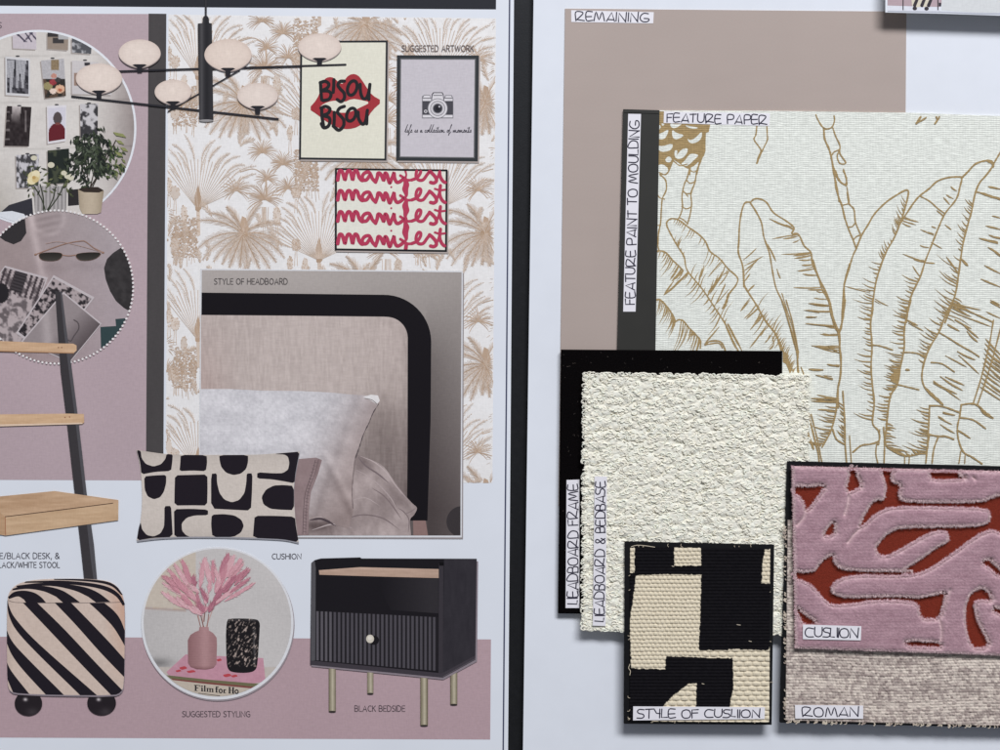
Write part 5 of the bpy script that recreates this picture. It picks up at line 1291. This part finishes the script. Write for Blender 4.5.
    hatch(z2, [(530, 560), (492, 640), (476, 710), (470, 750)], R(158), 2.0, 6, 15, 1.5, .05)
    S_(z2, [(712, 124), (740, 96), (776, 60), (826, 46), (848, 52), (850, 70), (822, 110), (792, 145), (772, 195), (757, 270), (740, 330), (722, 400), (710, 470), (700, 545), (684, 640), (640, 760)], 2.2)
    S_(z2, [(830, 48), (850, 60), (852, 74)], 3.0); S_(z2, [(850, 68), (866, 40), (890, 0)], 2.0)
    S_(z2, [(774, 184), (820, 194), (890, 222)], 1.7)
    hatch(z2, [(764, 230), (757, 270), (740, 330), (722, 400), (712, 450)], R(138), 1.8, 4, 11, 1.2, .1); hatch(z2, [(710, 470), (700, 545), (684, 640), (650, 740)], R(146), 2.3, 9, 24, 1.3, .1); hatch(z2, [(690, 640), (672, 690), (650, 740)], R(-28), 3, 8, 26, 1.4, 0)
    T_(z2, (712, 480), (742, 512), 2.2); T_(z2, (700, 545), (645, 470), 1.4)
    for a, b in (((884, 172), (828, 160)), ((884, 218), (780, 182)), ((884, 300), (846, 290)), ((884, 350), (818, 334)), ((884, 392), (832, 374)), ((872, 412), (788, 388)), ((884, 462), (828, 428)), ((884, 545), (812, 508)), ((884, 604), (796, 568)), ((884, 694), (838, 668)), ((884, 742), (820, 712))): T_(z2, a, b, 1.7)
    # --- lower right
    S_(z3, [(386, 0), (387, 40), (378, 100), (384, 190), (380, 280), (386, 360), (393, 430), (386, 512), (410, 545), (414, 584), (380, 600), (340, 606), (304, 634)], 2.1)
    hatch(z3, [(386, 0), (387, 40), (378, 100), (384, 190), (380, 280), (386, 360), (393, 430), (388, 500)], R(164), 2.6, 6, 18, 1.4, .1)
    S_(z3, [(546, 0), (530, 60), (518, 130), (518, 200), (502, 280), (490, 350), (462, 396), (452, 450), (444, 530), (440, 600), (476, 632), (528, 650), (588, 640), (612, 632), (618, 560), (624, 440)], 2.1)
    hatch(z3, [(546, 0), (530, 60), (518, 130), (518, 200), (502, 280), (490, 340)], R(168), 1.9, 6, 17, 1.5, .03); hatch(z3, [(502, 250), (492, 330), (466, 390), (452, 450), (446, 500)], R(172), 1.9, 5, 13, 1.6, 0)
    k.poly([z3(p) for p in [(500, 270), (488, 350), (470, 345), (456, 320), (476, 300)]], g)
    S_(z3, [(722, 0), (692, 60), (662, 134), (622, 202), (596, 280), (594, 340), (620, 386), (672, 432)], 2.2)
    hatch(z3, [(722, 0), (692, 60), (662, 134), (622, 202), (600, 262)], R(150), 2.0, 6, 15, 1.4, .03)
    S_(z3, [(600, 360), (640, 400), (680, 436)], 3.4, taper=(.3, .6)); S_(z3, [(380, 186), (420, 192), (470, 208)], 1.7); S_(z3, [(516, 218), (560, 220), (604, 232)], 1.7); S_(z3, [(490, 352), (530, 362), (580, 374)], 1.7); T_(z3, (522, 78), (576, 106), 1.8)
    hatch(z3, [(624, 440), (622, 500), (616, 560), (612, 632)], R(160), 1.9, 8, 22, 1.6, 0); hatch(z3, [(444, 500), (441, 560), (440, 600), (476, 632)], R(-12), 2.0, 9, 20, 1.5, .05); hatch(z3, [(476, 632), (528, 650), (588, 640)], R(140), 3, 5, 12, 1.6, 0)
    S_(z3, [(662, 134), (706, 160), (750, 188), (800, 216), (830, 236)], 1.8); S_(z3, [(630, 260), (676, 266), (728, 300)], 1.6); T_(z3, (540, 292), (522, 290), 2)
    for a, b in (((690, 232), (780, 280)), ((740, 215), (816, 250)), ((745, 230), (832, 310)), ((668, 318), (764, 378)), ((640, 336), (756, 420)), ((690, 320), (770, 356)), ((720, 10), (840, 42)), ((712, 30), (800, 70)), ((720, 50), (884, 112)), ((730, 80), (800, 120)), ((760, 100), (830, 160)), ((680, 466), (732, 480)), ((660, 490), (720, 520)), ((668, 518), (730, 556)), ((740, 540), (796, 578)), ((536, 96), (600, 130)),
                 ((640, 340), (740, 392)), ((878, 0), (920, 22)), ((780, 130), (826, 176)), ((700, 100), (750, 130))): T_(z3, a, b, 1.5)
    S_(z3, [(890, 84), (872, 190), (840, 320), (806, 430)], 1.8); S_(z3, [(922, 110), (876, 280), (822, 440)], 1.8); S_(z3, [(740, 30), (800, 52), (888, 92)], 1.7)
    for i in range(11): T_(z3, (922, 230 + i * 19), (856 - i * 2.4, 160 + i * 20), 1.5)
    S_(z3, [(756, 436), (800, 432), (828, 442), (852, 474), (888, 492)], 2.2); S_(z3, [(828, 440), (856, 470), (886, 490)], 3.2, taper=(.3, .3)); S_(z3, [(756, 436), (750, 480), (740, 530), (744, 580), (764, 632), (800, 654), (842, 682)], 2.1)
    S_(z3, [(624, 440), (680, 444), (752, 470)], 1.9); S_(z3, [(750, 490), (806, 500), (858, 536)], 1.8)
    S_(z3, [(620, 560), (660, 568), (690, 568), (724, 580)], 2); S_(z3, [(660, 570), (642, 620), (634, 680)], 1.9); S_(z3, [(622, 566), (614, 620), (608, 680)], 1.9); S_(z3, [(754, 630), (746, 680)], 1.8); S_(z3, [(772, 646), (770, 680)], 1.5)
    S_(z3, [(520, 650), (520, 680)], 1.6); S_(z3, [(540, 650), (538, 680)], 1.6)
    S_(z3, [(416, 540), (412, 600), (404, 600), (400, 640), (408, 680)], 1.6); S_(z3, [(432, 530), (436, 600), (434, 680)], 1.8)
    # --- left part of the lower region
    S_(z3, [(8, 0), (36, 90), (66, 190), (78, 300)], 1.8); S_(z3, [(26, 0), (52, 90), (74, 200), (76, 240)], 1.4); S_(z3, [(88, 280), (100, 312)], 1.3)
    S_(z3, [(206, 0), (214, 60), (242, 130), (250, 210), (254, 300), (240, 380), (236, 450), (214, 540), (176, 612)], 2.1); S_(z3, [(272, 0), (262, 80), (246, 134)], 1.9)
    hatch(z3, [(238, 440), (222, 510), (196, 570), (170, 606)], R(168), 1.9, 8, 18, 1.4, .05)
    for a, b in (((205, 22), (118, 14)), ((212, 46), (98, 42)), ((150, 72), (108, 70)), ((226, 106), (104, 98)), ((246, 208), (132, 190)), ((246, 220), (200, 190)), ((248, 275), (196, 268)), ((180, 292), (118, 288)), ((220, 326), (148, 312)), ((240, 412), (118, 410)), ((236, 428), (128, 420)), ((238, 460), (156, 456))): T_(z3, a, b, 1.4)
    S_(z3, [(118, 470), (140, 560), (160, 640), (164, 680)], 2.0); S_(z3, [(130, 476), (156, 580), (176, 680)], 1.4); S_(z3, [(110, 500), (118, 560), (140, 620)], 2.6)
    S_(z3, [(262, 380), (270, 500), (272, 600), (278, 680)], 1.9); S_(z3, [(290, 566), (298, 680)], 1.6); S_(z3, [(220, 540), (236, 580), (270, 602)], 1.9); hatch(z3, [(262, 430), (268, 500), (272, 590)], R(140), 2, 5, 11, 1.5, 0)
    # marks along the top edge
    zt = Z(10, 900, 100)
    for p, w in (([(165, 232), (200, 180), (230, 142), (300, 136)], 2.4), ([(180, 222), (240, 190), (310, 138)], 1.8), ([(350, 235), (372, 190), (352, 146)], 1.8), ([(356, 232), (384, 190), (402, 146)], 1.8), ([(480, 165), (492, 150)], 2), ([(552, 156), (574, 158)], 2)): S_(zt, p, w)
    k.build('leaf_drawing', wp, M_linen)
leaf_drawing()
hand_label(wp, 'FEATURE PAPER', [(664, 111.4), (770, 113.4), (769.4, 126), (663.6, 123)], PZ, (0.03, .975), (.16, .88), seed=8)

# ------------------------------------------------ black velvet swatch
t = thing('velvet_swatch', 'matt black velvet square partly under the cream boucle, labelled HEADBOARD FRAME', 'fabric swatch')
def bvh(x, y): return 0.0001 * fbm(x / 2, y / 2, 2) + 0.0002 * fbm(x / 12, y / 12, 5)
field('velvet_cloth', [(561, 349.5), (782.4, 351), (780, 616), (558, 613.4)], 2.0, 0.0040, bvh, lambda x, y: np.tile(np.array([12., 10, 11]), x.shape + (1,)), M_velvet, t, skirt=0.0024)
k = Ink(z=0.0044); r = random.Random(31)
for i in range(46):
    p = (r.uniform(562, 584), r.uniform(352, 610)) if i % 2 else (r.uniform(562, 780), r.uniform(352, 372)); a = r.uniform(0, 6.28); l = r.uniform(.6, 2.6)
    k.stroke([p, (p[0] + l * .5 * math.cos(a), p[1] + l * .5 * math.sin(a)), (p[0] + l * math.cos(a + .7), p[1] + l * math.sin(a + .7))], r.uniform(.3, .6), r.choice([(52, 48, 48), (70, 64, 62), (40, 37, 38)]), cap=False)
k.build('lint', t, M_weave)['kind'] = 'stuff'
hand_label(t, 'HEADBOARD FRAME', [(565.6, 608), (566.6, 480), (579.4, 479.6), (579.4, 608)], 0.0043, (.03, .965), (.13, .88), seed=12)

# ------------------------------------------------ cream boucle
t = thing('boucle_swatch', 'nubbly cream boucle fabric, the largest of the cloth swatches, labelled HEADBOARD & BEDBASE', 'fabric swatch')
BQ = [(585, 374), (808, 377.4), (802.6, 634), (583.2, 629)]
def bh(x, y):
    wx = x + 3 * (fbm(x / 7, y / 7, 51) - .5); wy = y + 3 * (fbm(x / 7, y / 7, 52) - .5)
    a = np.clip(1 - worley(wx / 9.5, (wy + .25 * x) / 6.6, 3) ** 2 * 1.1, 0, 1)
    b = np.clip(1 - worley(wx / 4.0, wy / 3.2, 13) ** 2, 0, 1)
    return 0.0015 * a + 0.0005 * b + 0.0003 * fbm(x / 1.7, y / 1.5, 77, 2) + 0.0008 * fbm(x / 24, y / 16, 8)
def bc(x, y):
    n = fbm(x / 3, y / 3, 61); c = np.array([232., 233, 225]) + (n - .5)[..., None] * np.array([12, 12, 18])
    return c
field('boucle_cloth', BQ, 0.62, 0.0056, bh, bc, M_yarn, t, skirt=0.0022)
def curls():
    r = np.random.default_rng(21); q = np.array(BQ, float)
    V = []; F = []; C = []
    n = 7500; NS = 5
    pp = np.zeros((n, 2))
    for i in range(n):
        if i < 900:
            e = i % 4; s_ = r.random(); a, b = q[e], q[(e + 1) % 4]; pp[i] = a + (b - a) * s_ + r.normal(0, .35, 2)
        else:
            u, v = r.random(2); pp[i] = (q[0] * (1 - u) + q[1] * u) * (1 - v) + (q[3] * (1 - u) + q[2] * u) * v
    hh_ = bh(pp[:, 0], pp[:, 1])
    for i in range(n):
        p = pp[i]
        if 628 < p[0] < 768 and 546 < p[1] < 640 or (p[0] > 790 and p[1] > 466): continue
        hz = float(hh_[i]) + 0.0056
        R0 = r.uniform(1.1, 2.5); th = r.uniform(.5, .95); a0 = r.uniform(0, 6.28); sw = r.uniform(2.0, 4.6)
        tilt = r.uniform(-.2, .2, 2); m = 6; b0 = len(V); lift = r.uniform(-.8, .1) * .0003
        col = alb(np.array([233, 234, 226]) + r.uniform(-6, 4))
        for j in range(m):
            a = a0 + sw * j / (m - 1); x = R0 * math.cos(a) * 1.2; y = R0 * math.sin(a) * .8
            z = hz + lift + (tilt[0] * x + tilt[1] * y) * S + .0002 * math.sin(j / (m - 1) * math.pi)
            ca, sa = math.cos(a), math.sin(a); tt = th * (.45 if j in (0, m - 1) else 1)
            for w in range(NS):
                ww = w * 2 * math.pi / NS; rr = tt * math.cos(ww)
                V.append(P(p[0] + x + rr * ca, p[1] + y + rr * sa, z + tt * .6 * S * math.sin(ww))); C.append(col)
        for j in range(m - 1):
            for w in range(NS): F.append((b0 + j * NS + w, b0 + j * NS + (w + 1) % NS, b0 + j * NS + NS + (w + 1) % NS, b0 + j * NS + NS + w))
    o = finish('yarn_loops', V, F, np.array(C), M_yarn, t, True); o['kind'] = 'stuff'
curls()
hand_label(t, 'HEADBOARD & BEDBASE', [(592.8, 625.6), (594.6, 476.3), (607, 476.4), (605.6, 626)], 0.0088, (.03, .965), (.13, .88), seed=14)

# ------------------------------------------------ black and cream woven cushion cloth on its card
t = thing('woven_cushion_swatch', 'small black-bordered card of black and cream basket-weave cloth, labelled STYLE OF CUSHION', 'fabric swatch')
slab('card', [(625, 541.6), (774, 544.8), (771.4, 724.6), (624.2, 723.6)], 0.0076, 0.0098, M_black, t, bev=0.0002)
zs = Z(3.572, 610, 530)
CREAM = [[(70, 63), (88, 63), (88, 152), (70, 152)], [(230, 62), (326, 64), (325, 126), (229, 128)],
         [(92, 162), (200, 158), (325, 160), (322, 300), (316, 428), (420, 430), (424, 424), (562, 430), (571, 416), (574, 692), (418, 692), (428, 620), (440, 560), (438, 458), (314, 454), (200, 450), (196, 497), (76, 494), (70, 330), (84, 230)],
         [(186, 632), (228, 588), (280, 549), (308, 548), (306, 640), (180, 640)], [(150, 676), (576, 676), (576, 700), (140, 700)], [(552, 70), (573, 68), (570, 192), (541, 190), (543, 130)]]
CREAM = [[zs(p) for p in c] for c in CREAM]
def cream_mask(x, y):
    x = x + (fbm(x / 2.4, y / 2.4, 31) - .5) * 1.8; y = y + (fbm(x / 2.4, y / 2.4, 32) - .5) * 1.8
    m = np.zeros(x.shape, bool)
    for c in CREAM: m |= inside(c, x, y)
    return m
def wh_(x, y):
    m = cream_mask(x, y); big = (y > 648) & (x > 700) | (y > 684)
    wx = x + .5 * (fbm(x / 5, y / 5, 3) - .5) * 2; wy = y + .5 * (fbm(x / 6, y / 6, 4) - .5) * 2
    def brick(cw, ch, k):
        r_ = np.floor(wy / ch); u = (wx / cw + (r_ % 2) * .5) % 1; v = (wy / ch) % 1
        return np.sqrt(np.clip(1 - np.abs(2 * u - 1) ** 3.2, 0, 1)) * np.sqrt(np.clip(1 - np.abs(2 * v - 1) ** 2.4, 0, 1)) * k
    hc = np.where(big, brick(8.4, 4.9, .0012), brick(4.6, 4.0, .0010)) + .00016 * vn(x / .8, y / .8, 5)
    hb = .0005 + .00035 * fbm(x / 1.6, y / 1.6, 6) + .0002 * np.sin(y * 1.9)
    return np.where(m, hc, hb)
def wc_(x, y):
    m = cream_mask(x, y)[..., None]; n = fbm(x / 2, y / 2, 9)[..., None] - .5
    return np.where(m, np.array([216., 209, 190]) + n * 14, np.array([20., 19, 23]) + n * 8)
field('woven_cloth', [(630, 547), (770, 548.6), (769, 722), (629.6, 721)], 0.5, 0.0100, wh_, wc_, M_weave, t, skirt=0.0098)
k = Ink(z=0.0110)
r = random.Random(2)
for i in range(28):
    side = r.choice('tlrb'); u = r.random()
    p = {'t': (631 + 138 * u, 547), 'l': (630, 549 + 170 * u), 'r': (769.6, 550 + 168 * u), 'b': (631 + 138 * u, 721)}[side]
    a = {'t': -1.57, 'l': 3.14, 'r': 0, 'b': 1.57}[side] + r.uniform(-1.2, 1.2); l = r.uniform(1, 3.6)
    k.stroke([p, (p[0] + l * .6 * math.cos(a), p[1] + l * .6 * math.sin(a)), (p[0] + l * math.cos(a + .5), p[1] + l * math.sin(a + .5))], .45, (196, 186, 168), cap=False)
k.stroke([(631, 546.8), (637, 545.2), (646, 545.8), (655, 547.2)], .6, (206, 198, 180), cap=False); k.stroke([(630, 664), (628.6, 668), (630.4, 671), (629.8, 675)], .6, (206, 198, 180))
for (x, y, l) in ((737, 624.6, 3.4), (702, 683.6, 2), (749, 641, 2.4), (672, 566, 1.8)): k.stroke([(x, y), (x + l, y + .5)], .7, (190, 182, 168))
k.build('loose_threads', t, M_weave)['kind'] = 'stuff'
hand_label(t, 'STYLE OF CUSHION', [(633.2, 706.4), (765, 707.2), (764.6, 719), (633, 720.4)], 0.0112, (.03, .965), (.2, .84), seed=17, gap=.12)

# ------------------------------------------------ roman blind cloth on its card
t = thing('roman_blind_swatch', 'black card of beige and taupe nubbly woven cloth under the pink velvet, labelled ROMAN', 'fabric swatch')
slab('card', [(787.4, 461.4), (1080, 468.4), (1080, 729), (780.2, 722.4)], 0.0076, 0.0098, M_black, t, bev=0.0002)
def rh(x, y):
    yy = y + 1.2 * np.sin(x / 30) + .8 * (fbm(x / 9, y / 9, 3) - .5)
    row = np.floor(yy / 2.9); band = hrand(np.floor(yy / 14), np.zeros_like(x), 3)
    w = np.where(band > .5, 4.4, 3.1)
    u = (x / w + hrand(row, row * 0, 7)) % 1; v = (yy / 2.9) % 1
    return .0010 * np.sqrt(np.clip(1 - np.abs(2 * u - 1) ** 2.6, 0, 1)) * np.sqrt(np.clip(1 - np.abs(2 * v - 1) ** 2.2, 0, 1)) * (.4 + .6 * hrand(np.floor(x / w + hrand(row, row * 0, 7)), row, 8)) + .0002 * vn(x / .9, y / .9, 4) + .0002 * vn(x / 30, y / 5, 9)
def rc(x, y):
    yy = y + 1.2 * np.sin(x / 30) + .8 * (fbm(x / 9, y / 9, 3) - .5)
    row = np.floor(yy / 2.9); band = hrand(np.floor(yy / 14), np.zeros_like(x), 3); w = np.where(band > .5, 4.4, 3.1)
    cell = np.floor(x / w + hrand(row, row * 0, 7)); t_ = hrand(cell, row, 12)
    s_ = vn(x / 40, yy / 2.6, 44)
    mix = np.clip(t_ * .95 + (vn(x / 90, yy / 7, 45) - .5) * .5 + (s_ - .5) * .4 + .04 + (fbm(x / 1.4, y / 1.4, 71) - .5) * .6, 0, 1)[..., None]
    return np.array([150., 139, 137]) * (1 - mix) + np.array([214., 206, 199]) * mix
field('woven_cloth', [(787.6, 520), (1080, 525), (1080, 727.6), (785.4, 720.4)], 0.65, 0.0100, rh, rc, M_weave, t, skirt=0.0098)
k = Ink(z=0.0107)
for i in range(150):
    if r.random() < .45: p = (786.6 - (0 if r.random() < .5 else .8), r.uniform(525, 719)); a = r.uniform(2.2, 4.1)
    else: p = (r.uniform(787, 1070), 0); p = (p[0], 720.6 + (p[0] - 785) * .0245); a = r.uniform(.6, 2.5)
    l = r.uniform(1.4, 3.2); k.stroke([p, (p[0] + l * .6 * math.cos(a), p[1] + l * .6 * math.sin(a)), (p[0] + l * math.cos(a + .6), p[1] + l * math.sin(a + .6))], r.uniform(.7, 1.5), r.choice([(206, 198, 184), (170, 158, 150), (190, 180, 168)]))
k.build('loose_threads', t, M_weave)['kind'] = 'stuff'
hand_label(t, 'ROMAN', [(794.9, 705), (863.2, 705.6), (863.2, 718.8), (795.3, 718.6)], 0.0115, (.11, .93), (.16, .84), seed=21)

# ------------------------------------------------ pink cut-pile velvet
t = thing('cut_velvet_swatch', 'rust red cloth with raised dusty pink velvet swirls, labelled CUSHION', 'fabric swatch')
VQ = [(791.6, 466), (1080, 473), (1080, 658), (794.6, 648)]
zv = Z(3.573, 780, 450)
HOLES = [[(50, 131), (100, 134), (160, 127), (132, 165), (95, 216), (90, 190), (72, 162), (50, 152)],
         [(248, 66), (272, 58), (268, 84), (288, 128), (270, 138), (246, 150), (240, 130), (250, 96)],
         [(350, 50), (410, 50), (408, 60), (392, 90), (398, 118), (428, 125), (418, 160), (430, 182), (480, 190), (720, 190), (765, 170), (810, 156), (900, 160), (900, 300), (800, 300), (758, 280), (715, 295), (680, 318), (610, 370), (540, 418), (485, 442), (430, 437), (500, 395), (560, 350), (607, 328), (603, 294), (580, 284), (535, 292), (440, 345), (385, 376), (352, 372), (345, 345), (385, 300), (430, 279), (700, 277), (748, 262), (757, 235), (742, 205), (560, 200), (400, 199), (340, 225), (286, 276), (300, 240), (330, 190), (345, 181), (375, 180), (384, 130), (366, 75)],
         [(536, 40), (640, 40), (636, 96), (660, 100), (600, 104), (545, 103), (536, 85)], [(155, 305), (190, 254), (194, 290), (180, 303)],
         [(50, 436), (90, 440), (126, 436), (146, 404), (186, 374), (190, 402), (212, 426), (290, 436), (430, 436), (486, 441), (400, 447), (300, 443), (232, 450), (192, 470), (178, 496), (190, 520), (240, 531), (400, 526), (500, 531), (555, 520), (588, 510), (582, 545), (566, 600), (506, 600), (495, 545), (440, 534), (330, 534), (262, 547), (182, 551), (150, 520), (110, 476), (50, 452)],
         [(446, 684), (560, 689), (570, 696), (568, 702), (462, 699)], [(664, 560), (684, 512), (718, 494), (744, 512), (754, 538), (720, 530), (688, 542), (700, 610), (742, 688), (730, 704), (686, 704), (664, 622)],
         [(722, 402), (744, 392), (764, 412), (790, 436), (830, 452), (826, 460), (780, 446), (748, 416)], [(766, 562), (830, 590), (828, 600), (764, 576)], [(54, 560), (88, 590), (132, 620), (86, 622), (72, 594)]]
HOLES = [chaikin([zv(p) for p in h], 1, .2) for h in HOLES]
slab('red_ground', VQ, 0.0112, 0.0118, M_ground, t)
_q = [tuple(p) for p in VQ]
def sdf(x, y):
    x = x + (vn(x / 1.5, y / 1.5, 3) - .5) * 1.5; y = y + (vn(x / 1.5, y / 1.5, 4) - .5) * 1.5
    d = np.full(x.shape, 99.0)
    for h in HOLES:
        dd, _, _ = nearest(h, x, y); d = np.minimum(d, np.where(inside(h, x, y), -dd, dd))
    e, _, _ = nearest(_q, x, y)
    return d - 1.25, e
_cache = {}
CREASES = [[(92, 214), (80, 244), (58, 268)], [(566, 598), (574, 650), (566, 704)], [(290, 276), (262, 300), (240, 330)], [(245, 150), (240, 190), (228, 230)], [(686, 96), (692, 104)], [(604, 500), (590, 540)], [(380, 182), (345, 190)], [(186, 374), (170, 392), (150, 405)]]
CREASES = [[tuple(p) for p in catmull([zv(q) for q in c], 4)] for c in CREASES]
def vsd(x, y):
    if 'd' not in _cache:
        d, e = sdf(x, y)
        for c in CREASES:
            poly = c + c[::-1]; dd, _, _ = nearest(poly, x, y); d = np.where(d > 0, np.minimum(d, np.maximum(dd * 1.3 + .5, .5)), d)
        _cache['d'] = (d, e)
    return _cache['d']
def vsd_old(x, y):
    if 'd' not in _cache: _cache['d'] = sdf(x, y)
    return _cache['d']
def vh(x, y):
    d, e = vsd(x, y); t_ = np.clip(np.minimum(d, e + .8) / 8.5, 0, 1)
    return .0030 * np.clip(1 - (1 - t_) ** 2.6, 0, 1) ** .55 + (d > .6) * (.00004 * np.sin(y * 2.1 + .02 * x) + .00022 * vn(x / 1.2, y / 1.2, 5) + .0002 * fbm(x / 14, y / 10, 7))
def vc(x, y):
    d, e = vsd(x, y); t_ = np.clip(np.minimum(d, e) / 4, 0, 1)[..., None]
    n = (fbm(x / 9, y / 5, 15) - .5)[..., None]; f = (vn(x / 1.0, y / 1.6, 16) - .5)[..., None]; ln = (vn(x / 24, y / 1.3, 18) - .5)[..., None]
    return (np.array([168., 137, 150]) * t_ + np.array([206., 182, 189]) * (1 - t_)) + n * 22 + f * 12 + ln * 12
field('pink_pile', VQ, 0.7, 0.0119, vh, vc, M_pile, t, mask=lambda x, y: vsd(x, y)[0] > 0)
def fringe():
    r = np.random.default_rng(5); V = []; F = []; C = []
    def hair(p, d, l, z0, z1, w, col):
        n = np.array([-d[1], d[0]]); b = len(V); m = p + d * l * .55 + n * r.normal(0, .15)
        for q, ww, zz in ((p, w, z0), (m, w * .7, (z0 * .45 + z1 * .55) + .0001), (p + d * l + n * r.normal(0, .3), .1, z1)):
            V.append(P(*(q + n * ww * .5), zz)); V.append(P(*(q - n * ww * .5), zz)); C.extend([col, col])
        F.extend([(b, b + 1, b + 3, b + 2), (b + 2, b + 3, b + 5, b + 4)])
    def run(poly, hole):
        for i in range(len(poly)):
            a = np.array(poly[i], float); b = np.array(poly[(i + 1) % len(poly)], float); L = np.hypot(*(b - a))
            if L < 1e-6: continue
            tn = (b - a) / L; nn = np.array([-tn[1], tn[0]])
            mid = (a + b) / 2 + nn * .3
            if inside(poly, *[np.array(v) for v in mid]) != hole: nn = -nn
            for s_ in np.arange(0, L, .17):
                p = a + tn * (s_ + r.uniform(-.1, .1)); d = nn + tn * r.normal(0, .45); d /= np.hypot(*d)
                low = d[1] > -.2        # hairs on lower edges take a paler colour, light painted in
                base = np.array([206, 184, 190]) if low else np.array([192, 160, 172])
                if not (791 < p[0] < 1012 and 465.5 + (p[0] - 792) * .0243 < p[1] < 657): continue
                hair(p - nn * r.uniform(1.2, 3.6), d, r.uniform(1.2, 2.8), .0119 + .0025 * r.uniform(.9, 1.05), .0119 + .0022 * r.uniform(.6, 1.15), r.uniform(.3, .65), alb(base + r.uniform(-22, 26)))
    for h in HOLES: run([tuple(p) for p in h], True)
    run([(791.6, 466), (1010, 471.2), (1010, 655.6), (794.6, 648)], False)
    # drop hairs standing over holes at the outer edge
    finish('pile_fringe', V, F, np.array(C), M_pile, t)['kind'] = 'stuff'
fringe()
hand_label(t, 'CUSHION', [(802.9, 624.6), (861.4, 626.2), (860.8, 640.4), (802.9, 639.2)], 0.0156, (.04, .95), (.18, .82), seed=25, gap=.08)

# ------------------------------------------------ lifted printed sheet at the top right
t = thing('lifted_printed_sheet', 'white printed sheet raised above the board at the top right corner', 'printed sheet')
HZ = 0.0112
slab('paper', [(885.6, -170), (885.4, 12.4), (940, 13.6), (1000, 15.6), (1120, 20), (1120, -170)], HZ - 0.0005, HZ, M_paper, t)
slab('foam_pad', [(930, -160), (930, -50), (1110, -50), (1110, -160)], 0, HZ - 0.0005, M_board, t)
f = Z(8.333, 880, 0)
k = Ink(z=HZ + 3e-5, dz=4e-6)
k.poly([f(p) for p in [(62, -300), (520, -300), (520, 20), (500, 58), (62, 46)]], (178, 160, 170))
k.poly([f(p) for p in [(62, 46), (500, 60), (500, 96), (62, 90)]], (216, 222, 236))
k.poly([f(p) for p in [(520, -300), (2000, -300), (2000, 116), (800, 104), (512, 86)]], (208, 214, 220))
k.poly([f(p) for p in [(62, 90), (500, 96), (800, 108), (2000, 122), (2000, 132), (800, 118), (500, 104), (62, 98)]], (168, 174, 190))
k.build('printed_blocks', t)
k = Ink(z=HZ + 6e-5, dz=4e-6)
for x in (188, 478):
    k = Ink(z=HZ + 6e-5, dz=4e-6); k.poly([f((x, -100)), f((x + 9, -100)), f((x + 9, 86)), f((x, 84))], (56, 54, 60)); k.build('dark_line', t)
k = Ink(z=HZ + 6e-5, dz=4e-6); k.poly([f((490, 22)), f((510, 24)), f((510, 54)), f((490, 52))], (50, 48, 56)); k.build('dark_block', t)
k = Ink(z=HZ + 9e-5, dz=4e-6)
k.poly([f(p) for p in [(258, -30), (415, -30), (410, 40), (385, 56), (300, 60), (268, 50)]], (210, 206, 192))
for x in (276, 336, 392):
    k.poly([f(p) for p in [(x - 2, 44), (x + 30, -30), (x + 56, -30), (x + 22, 60), (x + 4, 58)]], (58, 54, 62))
k.ell(*f((290, 70)), 2.2, 1.9, (60, 56, 62)); k.ell(*f((388, 72)), 2.2, 1.9, (60, 56, 62)); k.build('striped_stool_picture', t)
